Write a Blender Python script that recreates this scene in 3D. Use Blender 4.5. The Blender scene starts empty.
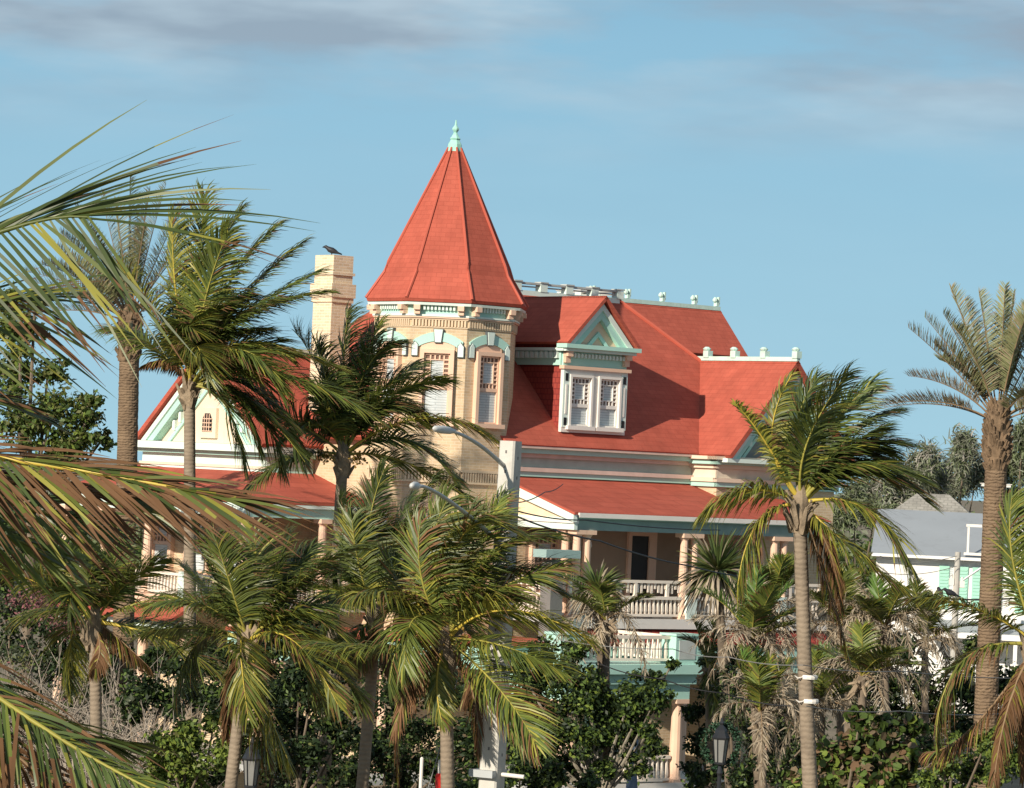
import bpy, math, random
import numpy as np
from mathutils import Matrix, Vector
random.seed(7)
rng = np.random.default_rng(11)
SC = bpy.context.scene
COL = SC.collection
W, H, F, ROLL, HC = 1024, 788, 3600.0, 0.047, 9.7
PI = math.pi

# ------------------------------------------------------------------ camera
PITCH = math.atan(78 * math.cos(ROLL) / F)
FWD = np.array([0, math.cos(PITCH), math.sin(PITCH)])
UP0 = np.array([0, -math.sin(PITCH), math.cos(PITCH)])
RGT = math.cos(ROLL) * np.array([1., 0, 0]) + math.sin(ROLL) * UP0
UPV = -math.sin(ROLL) * np.array([1., 0, 0]) + math.cos(ROLL) * UP0
CAM = np.array([0, 0, HC])
cd = bpy.data.cameras.new('camera')
cam = bpy.data.objects.new('camera', cd)
COL.objects.link(cam)
M = Matrix.Identity(4)
for i in range(3):
    M[i][0], M[i][1], M[i][2], M[i][3] = RGT[i], UPV[i], -FWD[i], CAM[i]
cam.matrix_world = M
cd.sensor_width = 36.0
cd.lens = F / W * 36.0
cd.clip_start = 0.5
cd.clip_end = 6000
SC.camera = cam

# ------------------------------------------------------------------ world and sun
AZ = math.radians(40)
EU = np.array([math.cos(AZ), math.sin(AZ), 0.])      # along the street front of the house, receding
EV = np.array([-math.sin(AZ), math.cos(AZ), 0.])     # into the house
SUN_A, SUN_E = math.radians(15.8), math.radians(24.5)
s = -EU * math.cos(SUN_A) - EV * math.sin(SUN_A)
SUNV = np.array([s[0] * math.cos(SUN_E), s[1] * math.cos(SUN_E), math.sin(SUN_E)])
world = bpy.data.worlds.new('World')
SC.world = world
world.use_nodes = True
nt = world.node_tree
nt.nodes.clear()
N = nt.nodes.new
L = nt.links.new
out = N('ShaderNodeOutputWorld')
bg = N('ShaderNodeBackground')
bg.inputs[1].default_value = 0.09
sky = N('ShaderNodeTexSky')
sky.sky_type = 'NISHITA'
sky.sun_disc = False
sky.sun_elevation = SUN_E
sky.sun_rotation = math.atan2(SUNV[0], SUNV[1])
sky.air_density = 1.0
sky.dust_density = 0.4
sky.ozone_density = 2.0
tint = N('ShaderNodeMix'); tint.data_type = 'RGBA'; tint.blend_type = 'MULTIPLY'
tint.inputs[0].default_value = 1.0
tint.inputs[7].default_value = (0.40, 0.48, 0.56, 1)
L(sky.outputs[0], tint.inputs[6])
tc = N('ShaderNodeTexCoord')
mp = N('ShaderNodeMapping'); mp.inputs['Scale'].default_value = (8, 8, 34)
mp.inputs['Location'].default_value = (0.42, 0.0, 0.3)
L(tc.outputs['Generated'], mp.inputs[0])
nz = N('ShaderNodeTexNoise'); nz.inputs['Scale'].default_value = 1.0; nz.inputs['Detail'].default_value = 9
nz.inputs['Roughness'].default_value = 0.55
L(mp.outputs[0], nz.inputs[0])
cr = N('ShaderNodeMapRange'); cr.inputs[1].default_value = 0.37; cr.inputs[2].default_value = 0.57
L(nz.outputs[0], cr.inputs[0])
sp = N('ShaderNodeSeparateXYZ'); L(tc.outputs['Generated'], sp.inputs[0])
hr = N('ShaderNodeMapRange'); hr.inputs[1].default_value = 0.084; hr.inputs[2].default_value = 0.117
hr.inputs[3].default_value = 0.06; hr.inputs[4].default_value = 1.0
L(sp.outputs[2], hr.inputs[0])
mu = N('ShaderNodeMath'); mu.operation = 'MULTIPLY'
L(cr.outputs[0], mu.inputs[0]); L(hr.outputs[0], mu.inputs[1])
mu2 = N('ShaderNodeMath'); mu2.operation = 'MULTIPLY'; mu2.inputs[1].default_value = 0.85
L(mu.outputs[0], mu2.inputs[0])
cm = N('ShaderNodeMix'); cm.data_type = 'RGBA'
lowf = N('ShaderNodeMapRange'); lowf.inputs[1].default_value = 0.12; lowf.inputs[2].default_value = 0.30
lowf.inputs[3].default_value = 0.95; lowf.inputs[4].default_value = 0.0
L(sp.outputs[2], lowf.inputs[0])
grad = N('ShaderNodeValToRGB')
grad.color_ramp.elements[0].position = 0.0; grad.color_ramp.elements[0].color = (0.345, 0.58, 0.70, 1)
grad.color_ramp.elements[1].position = 0.16; grad.color_ramp.elements[1].color = (0.22, 0.435, 0.605, 1)
L(sp.outputs[2], grad.inputs[0])
gsc = N('ShaderNodeMix'); gsc.data_type = 'RGBA'; gsc.blend_type = 'MULTIPLY'; gsc.inputs[0].default_value = 1.0
gsc.clamp_result = False
L(grad.outputs[0], gsc.inputs[6]); gsc.inputs[7].default_value = (10.5, 10.5, 10.5, 1)
low = N('ShaderNodeMix'); low.data_type = 'RGBA'
L(lowf.outputs[0], low.inputs[0]); L(tint.outputs[2], low.inputs[6]); L(gsc.outputs[2], low.inputs[7])
L(mu2.outputs[0], cm.inputs[0]); L(low.outputs[2], cm.inputs[6])
nz2 = N('ShaderNodeTexNoise'); nz2.inputs['Scale'].default_value = 1.7; nz2.inputs['Detail'].default_value = 4
L(mp.outputs[0], nz2.inputs[0])
cc = N('ShaderNodeValToRGB'); cc.color_ramp.elements[0].position = 0.40; cc.color_ramp.elements[0].color = (0.30, 0.37, 0.45, 1)
cc.color_ramp.elements[1].position = 0.62; cc.color_ramp.elements[1].color = (0.47, 0.58, 0.66, 1)
L(nz2.outputs[0], cc.inputs[0])
ccs = N('ShaderNodeMix'); ccs.data_type = 'RGBA'; ccs.blend_type = 'MULTIPLY'; ccs.inputs[0].default_value = 1.0
L(cc.outputs[0], ccs.inputs[6]); ccs.inputs[7].default_value = (9.8, 9.8, 9.8, 1)
L(ccs.outputs[2], cm.inputs[7])
L(cm.outputs[2], bg.inputs[0]); L(bg.outputs[0], out.inputs[0])

sd = bpy.data.lights.new('sun', 'SUN')
sd.energy = 5.0
sd.angle = math.radians(0.5)
sd.color = (1.0, 0.90, 0.76)
sun = bpy.data.objects.new('sun', sd)
COL.objects.link(sun)
sun.rotation_euler = Vector(SUNV).to_track_quat('Z', 'Y').to_euler()
sun.location = Vector(SUNV) * 200

SC.view_settings.view_transform = 'Standard'
SC.view_settings.look = 'None'
SC.view_settings.gamma = 1.0
SC.view_settings.use_curve_mapping = False
SC.view_settings.exposure = 0.26

# ------------------------------------------------------------------ geometry helpers
def at(px, py, Y):
    """world point seen at photo pixel (px, py), Y metres in front of the camera"""
    d = FWD + RGT * (px - W / 2) / F - UPV * (py - H / 2) / F
    return CAM + d * (Y / d[1])

def nrm(a):
    return a / (np.linalg.norm(a, axis=-1, keepdims=True) + 1e-12)

class MB:
    def __init__(self, xf=None):
        self.v, self.f, self.m, self.xf = [], [], [], xf
    def add(self, verts, faces, mi=0):
        b = len(self.v)
        for p in verts:
            p = tuple(float(x) for x in p)
            self.v.append(self.xf(p) if self.xf else p)
        for k, fc in enumerate(faces):
            self.f.append([b + i for i in fc])
            self.m.append(mi if isinstance(mi, int) else mi[k])
        return self
    def box(self, x0, x1, y0, y1, z0, z1, mi=0):
        vs = [(x0, y0, z0), (x1, y0, z0), (x1, y1, z0), (x0, y1, z0), (x0, y0, z1), (x1, y0, z1), (x1, y1, z1), (x0, y1, z1)]
        return self.add(vs, [(0, 3, 2, 1), (4, 5, 6, 7), (0, 1, 5, 4), (1, 2, 6, 5), (2, 3, 7, 6), (3, 0, 4, 7)], mi)
    def extrude(self, poly, d, mi=0):
        """closed prism: polygon (3-D points) pushed along d"""
        n = len(poly)
        d = np.array(d, float)
        vs = [np.array(p, float) for p in poly] + [np.array(p, float) + d for p in poly]
        fs = [tuple(range(n))[::-1], tuple(range(n, 2 * n))] + [(i, (i + 1) % n, n + (i + 1) % n, n + i) for i in range(n)]
        return self.add(vs, fs, mi)
    def rings(self, rings, mi=0, cap=True):
        n = len(rings[0])
        vs = [p for r in rings for p in r]
        fs = []
        for k in range(len(rings) - 1):
            for i in range(n):
                j = (i + 1) % n
                fs.append((k * n + i, k * n + j, (k + 1) * n + j, (k + 1) * n + i))
        if cap:
            fs.append(tuple(range(n))[::-1]); fs.append(tuple(range((len(rings) - 1) * n, len(rings) * n)))
        return self.add(vs, fs, mi)
    def lathe(self, c, prof, n=12, mi=0, ph=0.0):
        return self.rings([[(c[0] + r * math.cos(ph + 2 * PI * i / n), c[1] + r * math.sin(ph + 2 * PI * i / n), c[2] + z) for i in range(n)] for r, z in prof], mi)
    def tube(self, pts, rad, n=6, mi=0, sx=1.0):
        pts = [np.array(p, float) for p in pts]
        if not hasattr(rad, '__len__'): rad = [rad] * len(pts)
        rr = []
        for k, p in enumerate(pts):
            t = nrm(pts[min(k + 1, len(pts) - 1)] - pts[max(k - 1, 0)])
            a = np.array([0, 0, 1.]) if abs(t[2]) < 0.9 else np.array([1., 0, 0])
            sdir = nrm(np.cross(t, a)); ud = np.cross(sdir, t)
            rr.append([p + rad[k] * (sdir * math.cos(2 * PI * i / n) * sx + ud * math.sin(2 * PI * i / n)) for i in range(n)])
        return self.rings(rr, mi)
    def build(self, name, mats, parent=None, smooth=False):
        return mesh_obj(name, self.v, self.f, self.m, mats, parent, smooth)

def mesh_obj(name, v, f, m, mats, parent=None, smooth=False):
    me = bpy.data.meshes.new(name)
    me.from_pydata([tuple(map(float, p)) for p in v], [], [list(map(int, q)) for q in f])
    if not isinstance(mats, (list, tuple)): mats = [mats]
    for x in mats: me.materials.append(x)
    if len(mats) > 1 and m is not None:
        me.polygons.foreach_set('material_index', np.array(m, dtype=np.int32))
    if smooth:
        me.polygons.foreach_set('use_smooth', np.ones(len(me.polygons), dtype=bool))
    me.update()
    o = bpy.data.objects.new(name, me)
    COL.objects.link(o)
    if parent is not None: o.parent = parent
    return o

def tag(o, label=None, cat=None, group=None, kind=None):
    if label: o['label'] = label
    if cat: o['category'] = cat
    if group: o['group'] = group
    if kind: o['kind'] = kind
    return o

def thing(name, loc, label, cat, group=None, rz=0.0):
    o = bpy.data.objects.new(name, None)
    o.empty_display_size = 0.3
    COL.objects.link(o)
    o.location = tuple(float(x) for x in loc)
    o.rotation_euler = (0, 0, rz)
    return tag(o, label, cat, group)

# ------------------------------------------------------------------ materials
def mat(name, col, rough=0.7, var=0.12, scale=3.0, bump=0.0, bscale=20.0, spec=0.3, trans=0.0, dirt=None, metal=0.0, rnd=0.0):
    m = bpy.data.materials.new(name); m.use_nodes = True
    t = m.node_tree; nn = t.nodes.new; ll = t.links.new
    b = t.nodes['Principled BSDF']
    b.inputs['Roughness'].default_value = rough
    b.inputs['Specular IOR Level'].default_value = spec
    b.inputs['Metallic'].default_value = metal
    c = nn('ShaderNodeTexCoord')
    n1 = nn('ShaderNodeTexNoise'); n1.inputs['Scale'].default_value = scale; n1.inputs['Detail'].default_value = 5
    ll(c.outputs['Object'], n1.inputs[0])
    mr = nn('ShaderNodeMapRange'); mr.inputs[1].default_value = 0.25; mr.inputs[2].default_value = 0.75
    mr.inputs[3].default_value = 1 - var; mr.inputs[4].default_value = 1 + var
    ll(n1.outputs[0], mr.inputs[0])
    fac = mr.outputs[0]
    if rnd:
        oi = nn('ShaderNodeObjectInfo')
        r2 = nn('ShaderNodeMapRange'); r2.inputs[3].default_value = 1 - rnd; r2.inputs[4].default_value = 1 + rnd
        ll(oi.outputs['Random'], r2.inputs[0])
        mm = nn('ShaderNodeMath'); mm.operation = 'MULTIPLY'
        ll(fac, mm.inputs[0]); ll(r2.outputs[0], mm.inputs[1]); fac = mm.outputs[0]
    mx = nn('ShaderNodeMix'); mx.data_type = 'RGBA'; mx.blend_type = 'MULTIPLY'; mx.inputs[0].default_value = 1
    mx.inputs[6].default_value = (*col, 1)
    ll(fac, mx.inputs[7])
    colout = mx.outputs[2]
    if dirt:
        n2 = nn('ShaderNodeTexNoise'); n2.inputs['Scale'].default_value = dirt[1]; n2.inputs['Detail'].default_value = 8
        n2.inputs['Roughness'].default_value = 0.65
        ll(c.outputs['Object'], n2.inputs[0])
        m3 = nn('ShaderNodeMapRange'); m3.inputs[1].default_value = dirt[2]; m3.inputs[2].default_value = dirt[2] + 0.22
        m3.inputs[4].default_value = dirt[3]
        ll(n2.outputs[0], m3.inputs[0])
        m4 = nn('ShaderNodeMix'); m4.data_type = 'RGBA'
        ll(m3.outputs[0], m4.inputs[0]); ll(colout, m4.inputs[6]); m4.inputs[7].default_value = (*dirt[0], 1)
        colout = m4.outputs[2]
    ll(colout, b.inputs['Base Color'])
    if bump:
        n3 = nn('ShaderNodeTexNoise'); n3.inputs['Scale'].default_value = bscale; n3.inputs['Detail'].default_value = 4
        ll(c.outputs['Object'], n3.inputs[0])
        bp = nn('ShaderNodeBump'); bp.inputs['Strength'].default_value = bump; bp.inputs['Distance'].default_value = 0.03
        ll(n3.outputs[0], bp.inputs['Height']); ll(bp.outputs[0], b.inputs['Normal'])
    if trans:
        tr = nn('ShaderNodeBsdfTranslucent'); ms = nn('ShaderNodeMixShader'); ms.inputs[0].default_value = trans
        ll(colout, tr.inputs[0]); ll(b.outputs[0], ms.inputs[1]); ll(tr.outputs[0], ms.inputs[2])
        ll(ms.outputs[0], t.nodes['Material Output'].inputs[0])
    return m

def brick_mat(name, c1, c2, cm, bw, bh, mort, rough=0.8, bump=0.4, slope=1.0, var=0.15):
    """courses follow height (z); runs along the wall whichever way it faces"""
    m = bpy.data.materials.new(name); m.use_nodes = True
    t = m.node_tree; nn = t.nodes.new; ll = t.links.new
    b = t.nodes['Principled BSDF']; b.inputs['Roughness'].default_value = rough; b.inputs['Specular IOR Level'].default_value = 0.2
    c = nn('ShaderNodeTexCoord'); s3 = nn('ShaderNodeSeparateXYZ'); ll(c.outputs['Object'], s3.inputs[0])
    g = nn('ShaderNodeNewGeometry')
    vt = nn('ShaderNodeVectorTransform'); vt.vector_type = 'NORMAL'; vt.convert_from = 'WORLD'; vt.convert_to = 'OBJECT'
    ll(g.outputs['True Normal'], vt.inputs[0])
    sn = nn('ShaderNodeSeparateXYZ'); ll(vt.outputs[0], sn.inputs[0])
    a1 = nn('ShaderNodeMath'); a1.operation = 'MULTIPLY'; ll(s3.outputs[0], a1.inputs[0]); ll(sn.outputs[1], a1.inputs[1])
    a2 = nn('ShaderNodeMath'); a2.operation = 'MULTIPLY'; ll(s3.outputs[1], a2.inputs[0]); ll(sn.outputs[0], a2.inputs[1])
    a3 = nn('ShaderNodeMath'); a3.operation = 'SUBTRACT'; ll(a1.outputs[0], a3.inputs[0]); ll(a2.outputs[0], a3.inputs[1])
    a4 = nn('ShaderNodeMath'); a4.operation = 'MULTIPLY'; ll(a3.outputs[0], a4.inputs[0]); a4.inputs[1].default_value = slope
    cb = nn('ShaderNodeCombineXYZ'); ll(a4.outputs[0], cb.inputs[0]); ll(s3.outputs[2], cb.inputs[1])
    br = nn('ShaderNodeTexBrick'); br.inputs['Scale'].default_value = 1.0
    br.inputs['Brick Width'].default_value = bw; br.inputs['Row Height'].default_value = bh
    br.inputs['Mortar Size'].default_value = mort; br.inputs['Mortar Smooth'].default_value = 0.3
    br.inputs['Color1'].default_value = (*c1, 1); br.inputs['Color2'].default_value = (*c2, 1); br.inputs['Mortar'].default_value = (*cm, 1)
    ll(cb.outputs[0], br.inputs[0])
    n1 = nn('ShaderNodeTexNoise'); n1.inputs['Scale'].default_value = 0.9; n1.inputs['Detail'].default_value = 8; n1.inputs['Roughness'].default_value = 0.65
    ll(c.outputs['Object'], n1.inputs[0])
    mr = nn('ShaderNodeMapRange'); mr.inputs[1].default_value = 0.25; mr.inputs[2].default_value = 0.75
    mr.inputs[3].default_value = 1 - var; mr.inputs[4].default_value = 1 + var
    ll(n1.outputs[0], mr.inputs[0])
    sm = nn('ShaderNodeMapping'); sm.inputs['Scale'].default_value = (2.6, 2.6, .28); ll(c.outputs['Object'], sm.inputs[0])
    n4 = nn('ShaderNodeTexNoise'); n4.inputs['Scale'].default_value = 1.0; n4.inputs['Detail'].default_value = 7; n4.inputs['Roughness'].default_value = 0.6
    ll(sm.outputs[0], n4.inputs[0])
    m4 = nn('ShaderNodeMapRange'); m4.inputs[1].default_value = 0.3; m4.inputs[2].default_value = 0.7
    m4.inputs[3].default_value = 1 - var * .9; m4.inputs[4].default_value = 1 + var * .6
    ll(n4.outputs[0], m4.inputs[0])
    mm_ = nn('ShaderNodeMath'); mm_.operation = 'MULTIPLY'; ll(mr.outputs[0], mm_.inputs[0]); ll(m4.outputs[0], mm_.inputs[1])
    mx = nn('ShaderNodeMix'); mx.data_type = 'RGBA'; mx.blend_type = 'MULTIPLY'; mx.inputs[0].default_value = 1
    ll(br.outputs[0], mx.inputs[6]); ll(mm_.outputs[0], mx.inputs[7])
    ll(mx.outputs[2], b.inputs['Base Color'])
    inv = nn('ShaderNodeMath'); inv.operation = 'SUBTRACT'; inv.inputs[0].default_value = 1; ll(br.outputs['Fac'], inv.inputs[1])
    bp = nn('ShaderNodeBump'); bp.inputs['Strength'].default_value = bump; bp.inputs['Distance'].default_value = 0.02
    ll(inv.outputs[0], bp.inputs['Height']); ll(bp.outputs[0], b.inputs['Normal'])
    return m

def trunk_mat(name, c1, c2, scale, strength=0.22):
    m = bpy.data.materials.new(name); m.use_nodes = True
    t = m.node_tree; nn = t.nodes.new; ll = t.links.new
    b = t.nodes['Principled BSDF']; b.inputs['Roughness'].default_value = 0.9; b.inputs['Specular IOR Level'].default_value = 0.1
    c = nn('ShaderNodeTexCoord')
    w = nn('ShaderNodeTexWave'); w.bands_direction = 'Z'; w.inputs['Scale'].default_value = scale
    w.inputs['Distortion'].default_value = 5.0; w.inputs['Detail'].default_value = 3; w.inputs['Detail Scale'].default_value = 2
    ll(c.outputs['Object'], w.inputs[0])
    n1 = nn('ShaderNodeTexNoise'); n1.inputs['Scale'].default_value = 2.2; n1.inputs['Detail'].default_value = 8; n1.inputs['Roughness'].default_value = 0.7
    ll(c.outputs['Object'], n1.inputs[0])
    mx = nn('ShaderNodeMix'); mx.data_type = 'RGBA'; mx.inputs[6].default_value = (*c1, 1); mx.inputs[7].default_value = (*c2, 1)
    ad = nn('ShaderNodeMath'); ad.operation = 'MULTIPLY_ADD'; ll(w.outputs['Fac'], ad.inputs[0]); ad.inputs[1].default_value = 0.22
    ml = nn('ShaderNodeMapRange'); ml.inputs[1].default_value = 0.35; ml.inputs[2].default_value = 0.7; ll(n1.outputs[0], ml.inputs[0])
    m5 = nn('ShaderNodeMath'); m5.operation = 'MULTIPLY'; m5.inputs[1].default_value = 0.75; ll(ml.outputs[0], m5.inputs[0])
    ll(m5.outputs[0], ad.inputs[2]); ll(ad.outputs[0], mx.inputs[0])
    ll(mx.outputs[2], b.inputs['Base Color'])
    bp = nn('ShaderNodeBump'); bp.inputs['Strength'].default_value = strength; bp.inputs['Distance'].default_value = 0.05
    ll(w.outputs['Fac'], bp.inputs['Height']); ll(bp.outputs[0], b.inputs['Normal'])
    return m

RED = brick_mat('red_shingle', (0.43, 0.102, 0.066), (0.395, 0.090, 0.058), (0.35, 0.078, 0.050), 0.26, 0.13, 0.008, rough=0.8, bump=0.25, var=0.13)
REDFLAT = mat('red_metal_roof', (0.46, 0.105, 0.066), rough=0.6, var=0.06, scale=2)
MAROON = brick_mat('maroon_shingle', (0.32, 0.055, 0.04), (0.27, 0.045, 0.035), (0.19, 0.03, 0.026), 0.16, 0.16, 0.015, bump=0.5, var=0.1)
BRICK = brick_mat('buff_brick', (0.64, 0.485, 0.31), (0.54, 0.395, 0.245), (0.63, 0.515, 0.37), 0.24, 0.08, 0.011, bump=0.35, var=0.12)
MINT = mat('mint_paint', (0.42, 0.66, 0.57), rough=0.5, var=0.05, scale=1.5, dirt=((0.34, 0.40, 0.34), 3.0, 0.60, 0.5))
MINTL = mat('pale_mint_paint', (0.66, 0.76, 0.69), rough=0.5, var=0.05, scale=1.5, dirt=((0.45, 0.45, 0.38), 3.0, 0.60, 0.4))
PEACH = mat('peach_paint', (0.74, 0.50, 0.36), rough=0.55, var=0.05, scale=2)
CREAM = mat('cream_paint', (0.74, 0.60, 0.46), rough=0.55, var=0.05, scale=2)
RAILC = mat('rail_cream_paint', (0.80, 0.70, 0.59), rough=0.5, var=0.05, scale=2)
WHITE = mat('white_paint', (0.74, 0.70, 0.64), rough=0.5, var=0.05, scale=2, dirt=((0.5, 0.46, 0.4), 4.0, 0.62, 0.4))
BLIND = brick_mat('window_blind', (0.56, 0.60, 0.60), (0.53, 0.57, 0.58), (0.38, 0.42, 0.43), 30, 0.075, 0.012, rough=0.25, bump=0.2, var=0.14)
DARK = mat('dark_opening', (0.015, 0.014, 0.014), rough=0.4, var=0.2)
SHADE = mat('stained_panel', (0.20, 0.12, 0.09), rough=0.3, var=0.4, scale=14)
PORCHWALL = mat('peach_stucco', (0.50, 0.36, 0.25), rough=0.85, var=0.08, scale=1.2)
DECK = mat('porch_deck_paint', (0.42, 0.42, 0.40), rough=0.7)
IRON = mat('black_iron', (0.02, 0.021, 0.024), rough=0.35, var=0.2, spec=0.5)
CONC = mat('pole_concrete', (0.52, 0.50, 0.45), rough=0.85, var=0.10, scale=4, bump=0.15, bscale=40, dirt=((0.34, 0.32, 0.28), 2.5, 0.55, 0.5))
ALU = mat('grey_aluminium', (0.46, 0.48, 0.48), rough=0.45, var=0.05, metal=0.3)
GLASS = mat('frosted_lamp_glass', (0.34, 0.34, 0.32), rough=0.1, var=0.1, spec=.6, trans=0.35)
SOIL = mat('sandy_ground', (0.20, 0.165, 0.115), rough=0.95, var=0.3, scale=0.4, bump=0.3, bscale=3)
ASPH = mat('asphalt', (0.05, 0.05, 0.052), rough=0.9, var=0.2, scale=2)
WALK = mat('pavement_concrete', (0.36, 0.34, 0.31), rough=0.9, var=0.12, scale=0.8)
REDP = mat('red_paint', (0.55, 0.025, 0.02), rough=0.4, var=0.05)
BLUEG = mat('blue_grey_paint', (0.14, 0.19, 0.27), rough=0.7)

TR = 0.22
COCO = mat('coconut_leaf_green', (0.125, 0.155, 0.030), rough=0.42, var=0.3, scale=1.2, spec=0.45, trans=TR, rnd=0.25)
COCOD = mat('coconut_leaf_deep_green', (0.070, 0.100, 0.026), rough=0.42, var=0.3, scale=1.2, spec=0.45, trans=TR, rnd=0.25)
COCOY = mat('coconut_leaf_yellow_green', (0.27, 0.255, 0.042), rough=0.45, var=0.25, scale=1.5, spec=0.4, trans=TR, rnd=0.2)
COCOB = mat('coconut_leaf_brown', (0.150, 0.078, 0.036), rough=0.7, var=0.35, scale=2.0, spec=0.2, trans=0.12, rnd=0.2)
RACH = mat('yellow_green_rachis', (0.30, 0.27, 0.055), rough=0.45, var=0.2, scale=3)
RACHY = mat('yellow_rachis', (0.50, 0.38, 0.06), rough=0.45, var=0.2, scale=3)
RACHB = mat('brown_rachis', (0.24, 0.16, 0.09), rough=0.8, var=0.2, scale=3)
FIBRE = mat('palm_fibre', (0.26, 0.20, 0.135), rough=0.95, var=0.45, scale=5, bump=0.6, bscale=18)
BOOT = mat('date_boot', (0.17, 0.115, 0.07), rough=0.95, var=0.5, scale=6, bump=0.6, bscale=18)
DATE = mat('date_palm_leaf', (0.19, 0.195, 0.09), rough=0.55, var=0.25, scale=1.5, spec=0.3, trans=0.15, rnd=0.2)
DATED = mat('date_palm_leaf_dry', (0.28, 0.22, 0.14), rough=0.7, var=0.25, scale=1.5, spec=0.2, trans=0.12, rnd=0.2)
DEAD = mat('dead_grey_leaf', (0.36, 0.30, 0.22), rough=0.85, var=0.25, scale=2, spec=0.15, trans=0.08, rnd=0.2)
FANG = mat('fan_palm_leaf', (0.095, 0.135, 0.040), rough=0.42, var=0.3, scale=1.5, spec=0.4, trans=0.15, rnd=0.2)
FANB = mat('bright_palm_leaf', (0.11, 0.20, 0.038), rough=0.45, var=0.25, scale=1.5, spec=0.4, trans=0.25)
TRK = trunk_mat('coconut_trunk', (0.30, 0.24, 0.175), (0.17, 0.135, 0.10), 3.6)
TRKD = trunk_mat('date_trunk', (0.25, 0.175, 0.11), (0.11, 0.075, 0.05), 4.5, 0.5)
BARK = mat('bark', (0.16, 0.125, 0.09), rough=0.95, var=0.4, scale=3, bump=0.5, bscale=12)
BARKP = mat('pale_mottled_bark', (0.24, 0.21, 0.16), rough=0.9, var=0.2, scale=3, dirt=((0.10, 0.09, 0.06), 5.0, 0.47, 0.8))
TWIG = mat('grey_twig', (0.31, 0.265, 0.215), rough=0.95, var=0.25, scale=3)
def leafmat(n, c, tr=0.18): return mat(n, c, rough=0.5, var=0.4, scale=1.3, spec=0.22, trans=tr)
LG1 = leafmat('leaf_mid_green', (0.080, 0.125, 0.028)); LG2 = leafmat('leaf_shaded_green', (0.020, 0.035, 0.013))  # LG2 is darkened so its colour carries the shade under the palms
LG3 = leafmat('leaf_lime_green', (0.15, 0.20, 0.036)); LG4 = leafmat('leaf_olive', (0.115, 0.125, 0.040))
LG5 = leafmat('leaf_grey_green', (0.085, 0.10, 0.062)); LB1 = leafmat('leaf_dry_brown', (0.17, 0.125, 0.075))
LP1 = leafmat('bract_dusty_pink', (0.25, 0.105, 0.115)); LR = leafmat('leaf_reddish', (0.15, 0.09, 0.05))

# ------------------------------------------------------------------ ground
def sheet(name, x0, x1, y0, y1, z, m):
    b = MB(); b.add([(x0, y0, z), (x1, y0, z), (x1, y1, z), (x0, y1, z)], [(0, 1, 2, 3)])
    return tag(b.build(name, m), kind='structure')
sheet('ground', -3000, 3000, -300, 5000, 0.0, SOIL)
sheet('road', -300, 300, 36, 46, 0.004, ASPH)
b = MB(); b.box(-300, 300, 46, 49, -0.05, 0.13); tag(b.build('pavement', WALK), kind='structure')
b = MB()
for i in range(-40, 40): b.box(i * 6.0, i * 6.0 + 3, 40.94, 41.06, 0.0045, 0.0085)
tag(b.build('road_marking', mat('road_paint', (0.6, 0.45, 0.08))), kind='structure')

# ================================================================== THE BRICK HOUSE (u along the front, v into the house, z up)
HO = np.array([at(447.4, 305, 103)[0], 103.0, 0.0])
def hw(u, v, z): return HO + EU * u + EV * v + np.array([0, 0, z])
house = thing('brick_house', HO, 'big buff brick house with red shingle roofs, mint trim and a pointed corner tower', 'house', rz=AZ)

def wallframe(ou, ov, nu, nv):
    """face frame: x to the right along the wall, y outward, z up"""
    ru, rv = -nv, nu
    return lambda p: (ou + p[0] * ru + p[1] * nu, ov + p[0] * rv + p[1] * nv, p[2])

RW = -1.70                 # street-front wall of the main block (v)
LW = -1.80                 # left wall of the main block (u)
ZE = 10.5                  # main eave
ZD = 15.12                 # roof deck
# --- walls
b = MB(); b.extrude([(0.1, RW, 0), (13.1, RW, 0), (13.1, 9.3, 0), (LW, 9.3, 0), (LW, 0.1, 0)], (0, 0, ZE - 0.02)); b.build('wall', BRICK, house)
b = MB(); b.box(-3.5, LW + 0.1, 3.6, 9.7, 0, 10.1)
b.build('wing_wall', BRICK, house)
b = MB(); b.box(8.25, 13.15, -2.8, RW + 0.02, 0, 10.45)
b.build('wing_wall', BRICK, house)
b = MB(); b.box(8.0, 15.0, 4.1, 9.0, ZE - 0.5, 14.08)
b.extrude([(15.0 - 0.3, 4.1, 14.1), (15.0 - 0.3, 9.0, 14.1), (15.0 - 0.3, 5.3, 15.1)], (0.28, 0, 0)); b.box(13.1, 15.0, 4.1, 9.0, 0, ZE - 0.5)
b.build('rear_wall', BRICK, house)

def slab(b, quad, t=0.14, mi=0):
    q = [np.array(p, float) for p in quad]
    n = nrm(np.cross(q[1] - q[0], q[2] - q[0]))
    if n[2] < 0: q = q[::-1]; n = -n
    b.extrude(q, -n * t, mi)

# --- main hip roof with flat deck
u0, u1, v0, v1 = -2.2, 13.75, -2.15, 9.8
d0, d1, e0, e1 = 2.55, 8.72, 2.50, 5.10
b = MB()
hc = np.array([u0, v0, ZE]) + (np.array([d0, e0, ZD]) - np.array([u0, v0, ZE])) * ((-1.35 - u0 - v0) / (d0 + e0 - u0 - v0))
slab(b, [(-1.35 - v0, v0, ZE), (u1, v0, ZE), (d1, e0, ZD), (d0, e0, ZD), hc])
slab(b, [(u0, v1, ZE), (u0, -1.35 - u0, ZE), hc, (d0, e0, ZD), (d0, e1, ZD)])
slab(b, [(u1, v0, ZE), (u1, v1, ZE), (d1, e1, ZD), (d1, e0, ZD)])
slab(b, [(u1, v1, ZE), (u0, v1, ZE), (d0, e1, ZD), (d1, e1, ZD)])
b.box(d0 + 0.05, d1 - 0.05, e0 + 0.05, e1 - 0.05, ZD - 0.16, ZD - 0.02)
roof = b.build('main_roof', RED, house)
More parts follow.
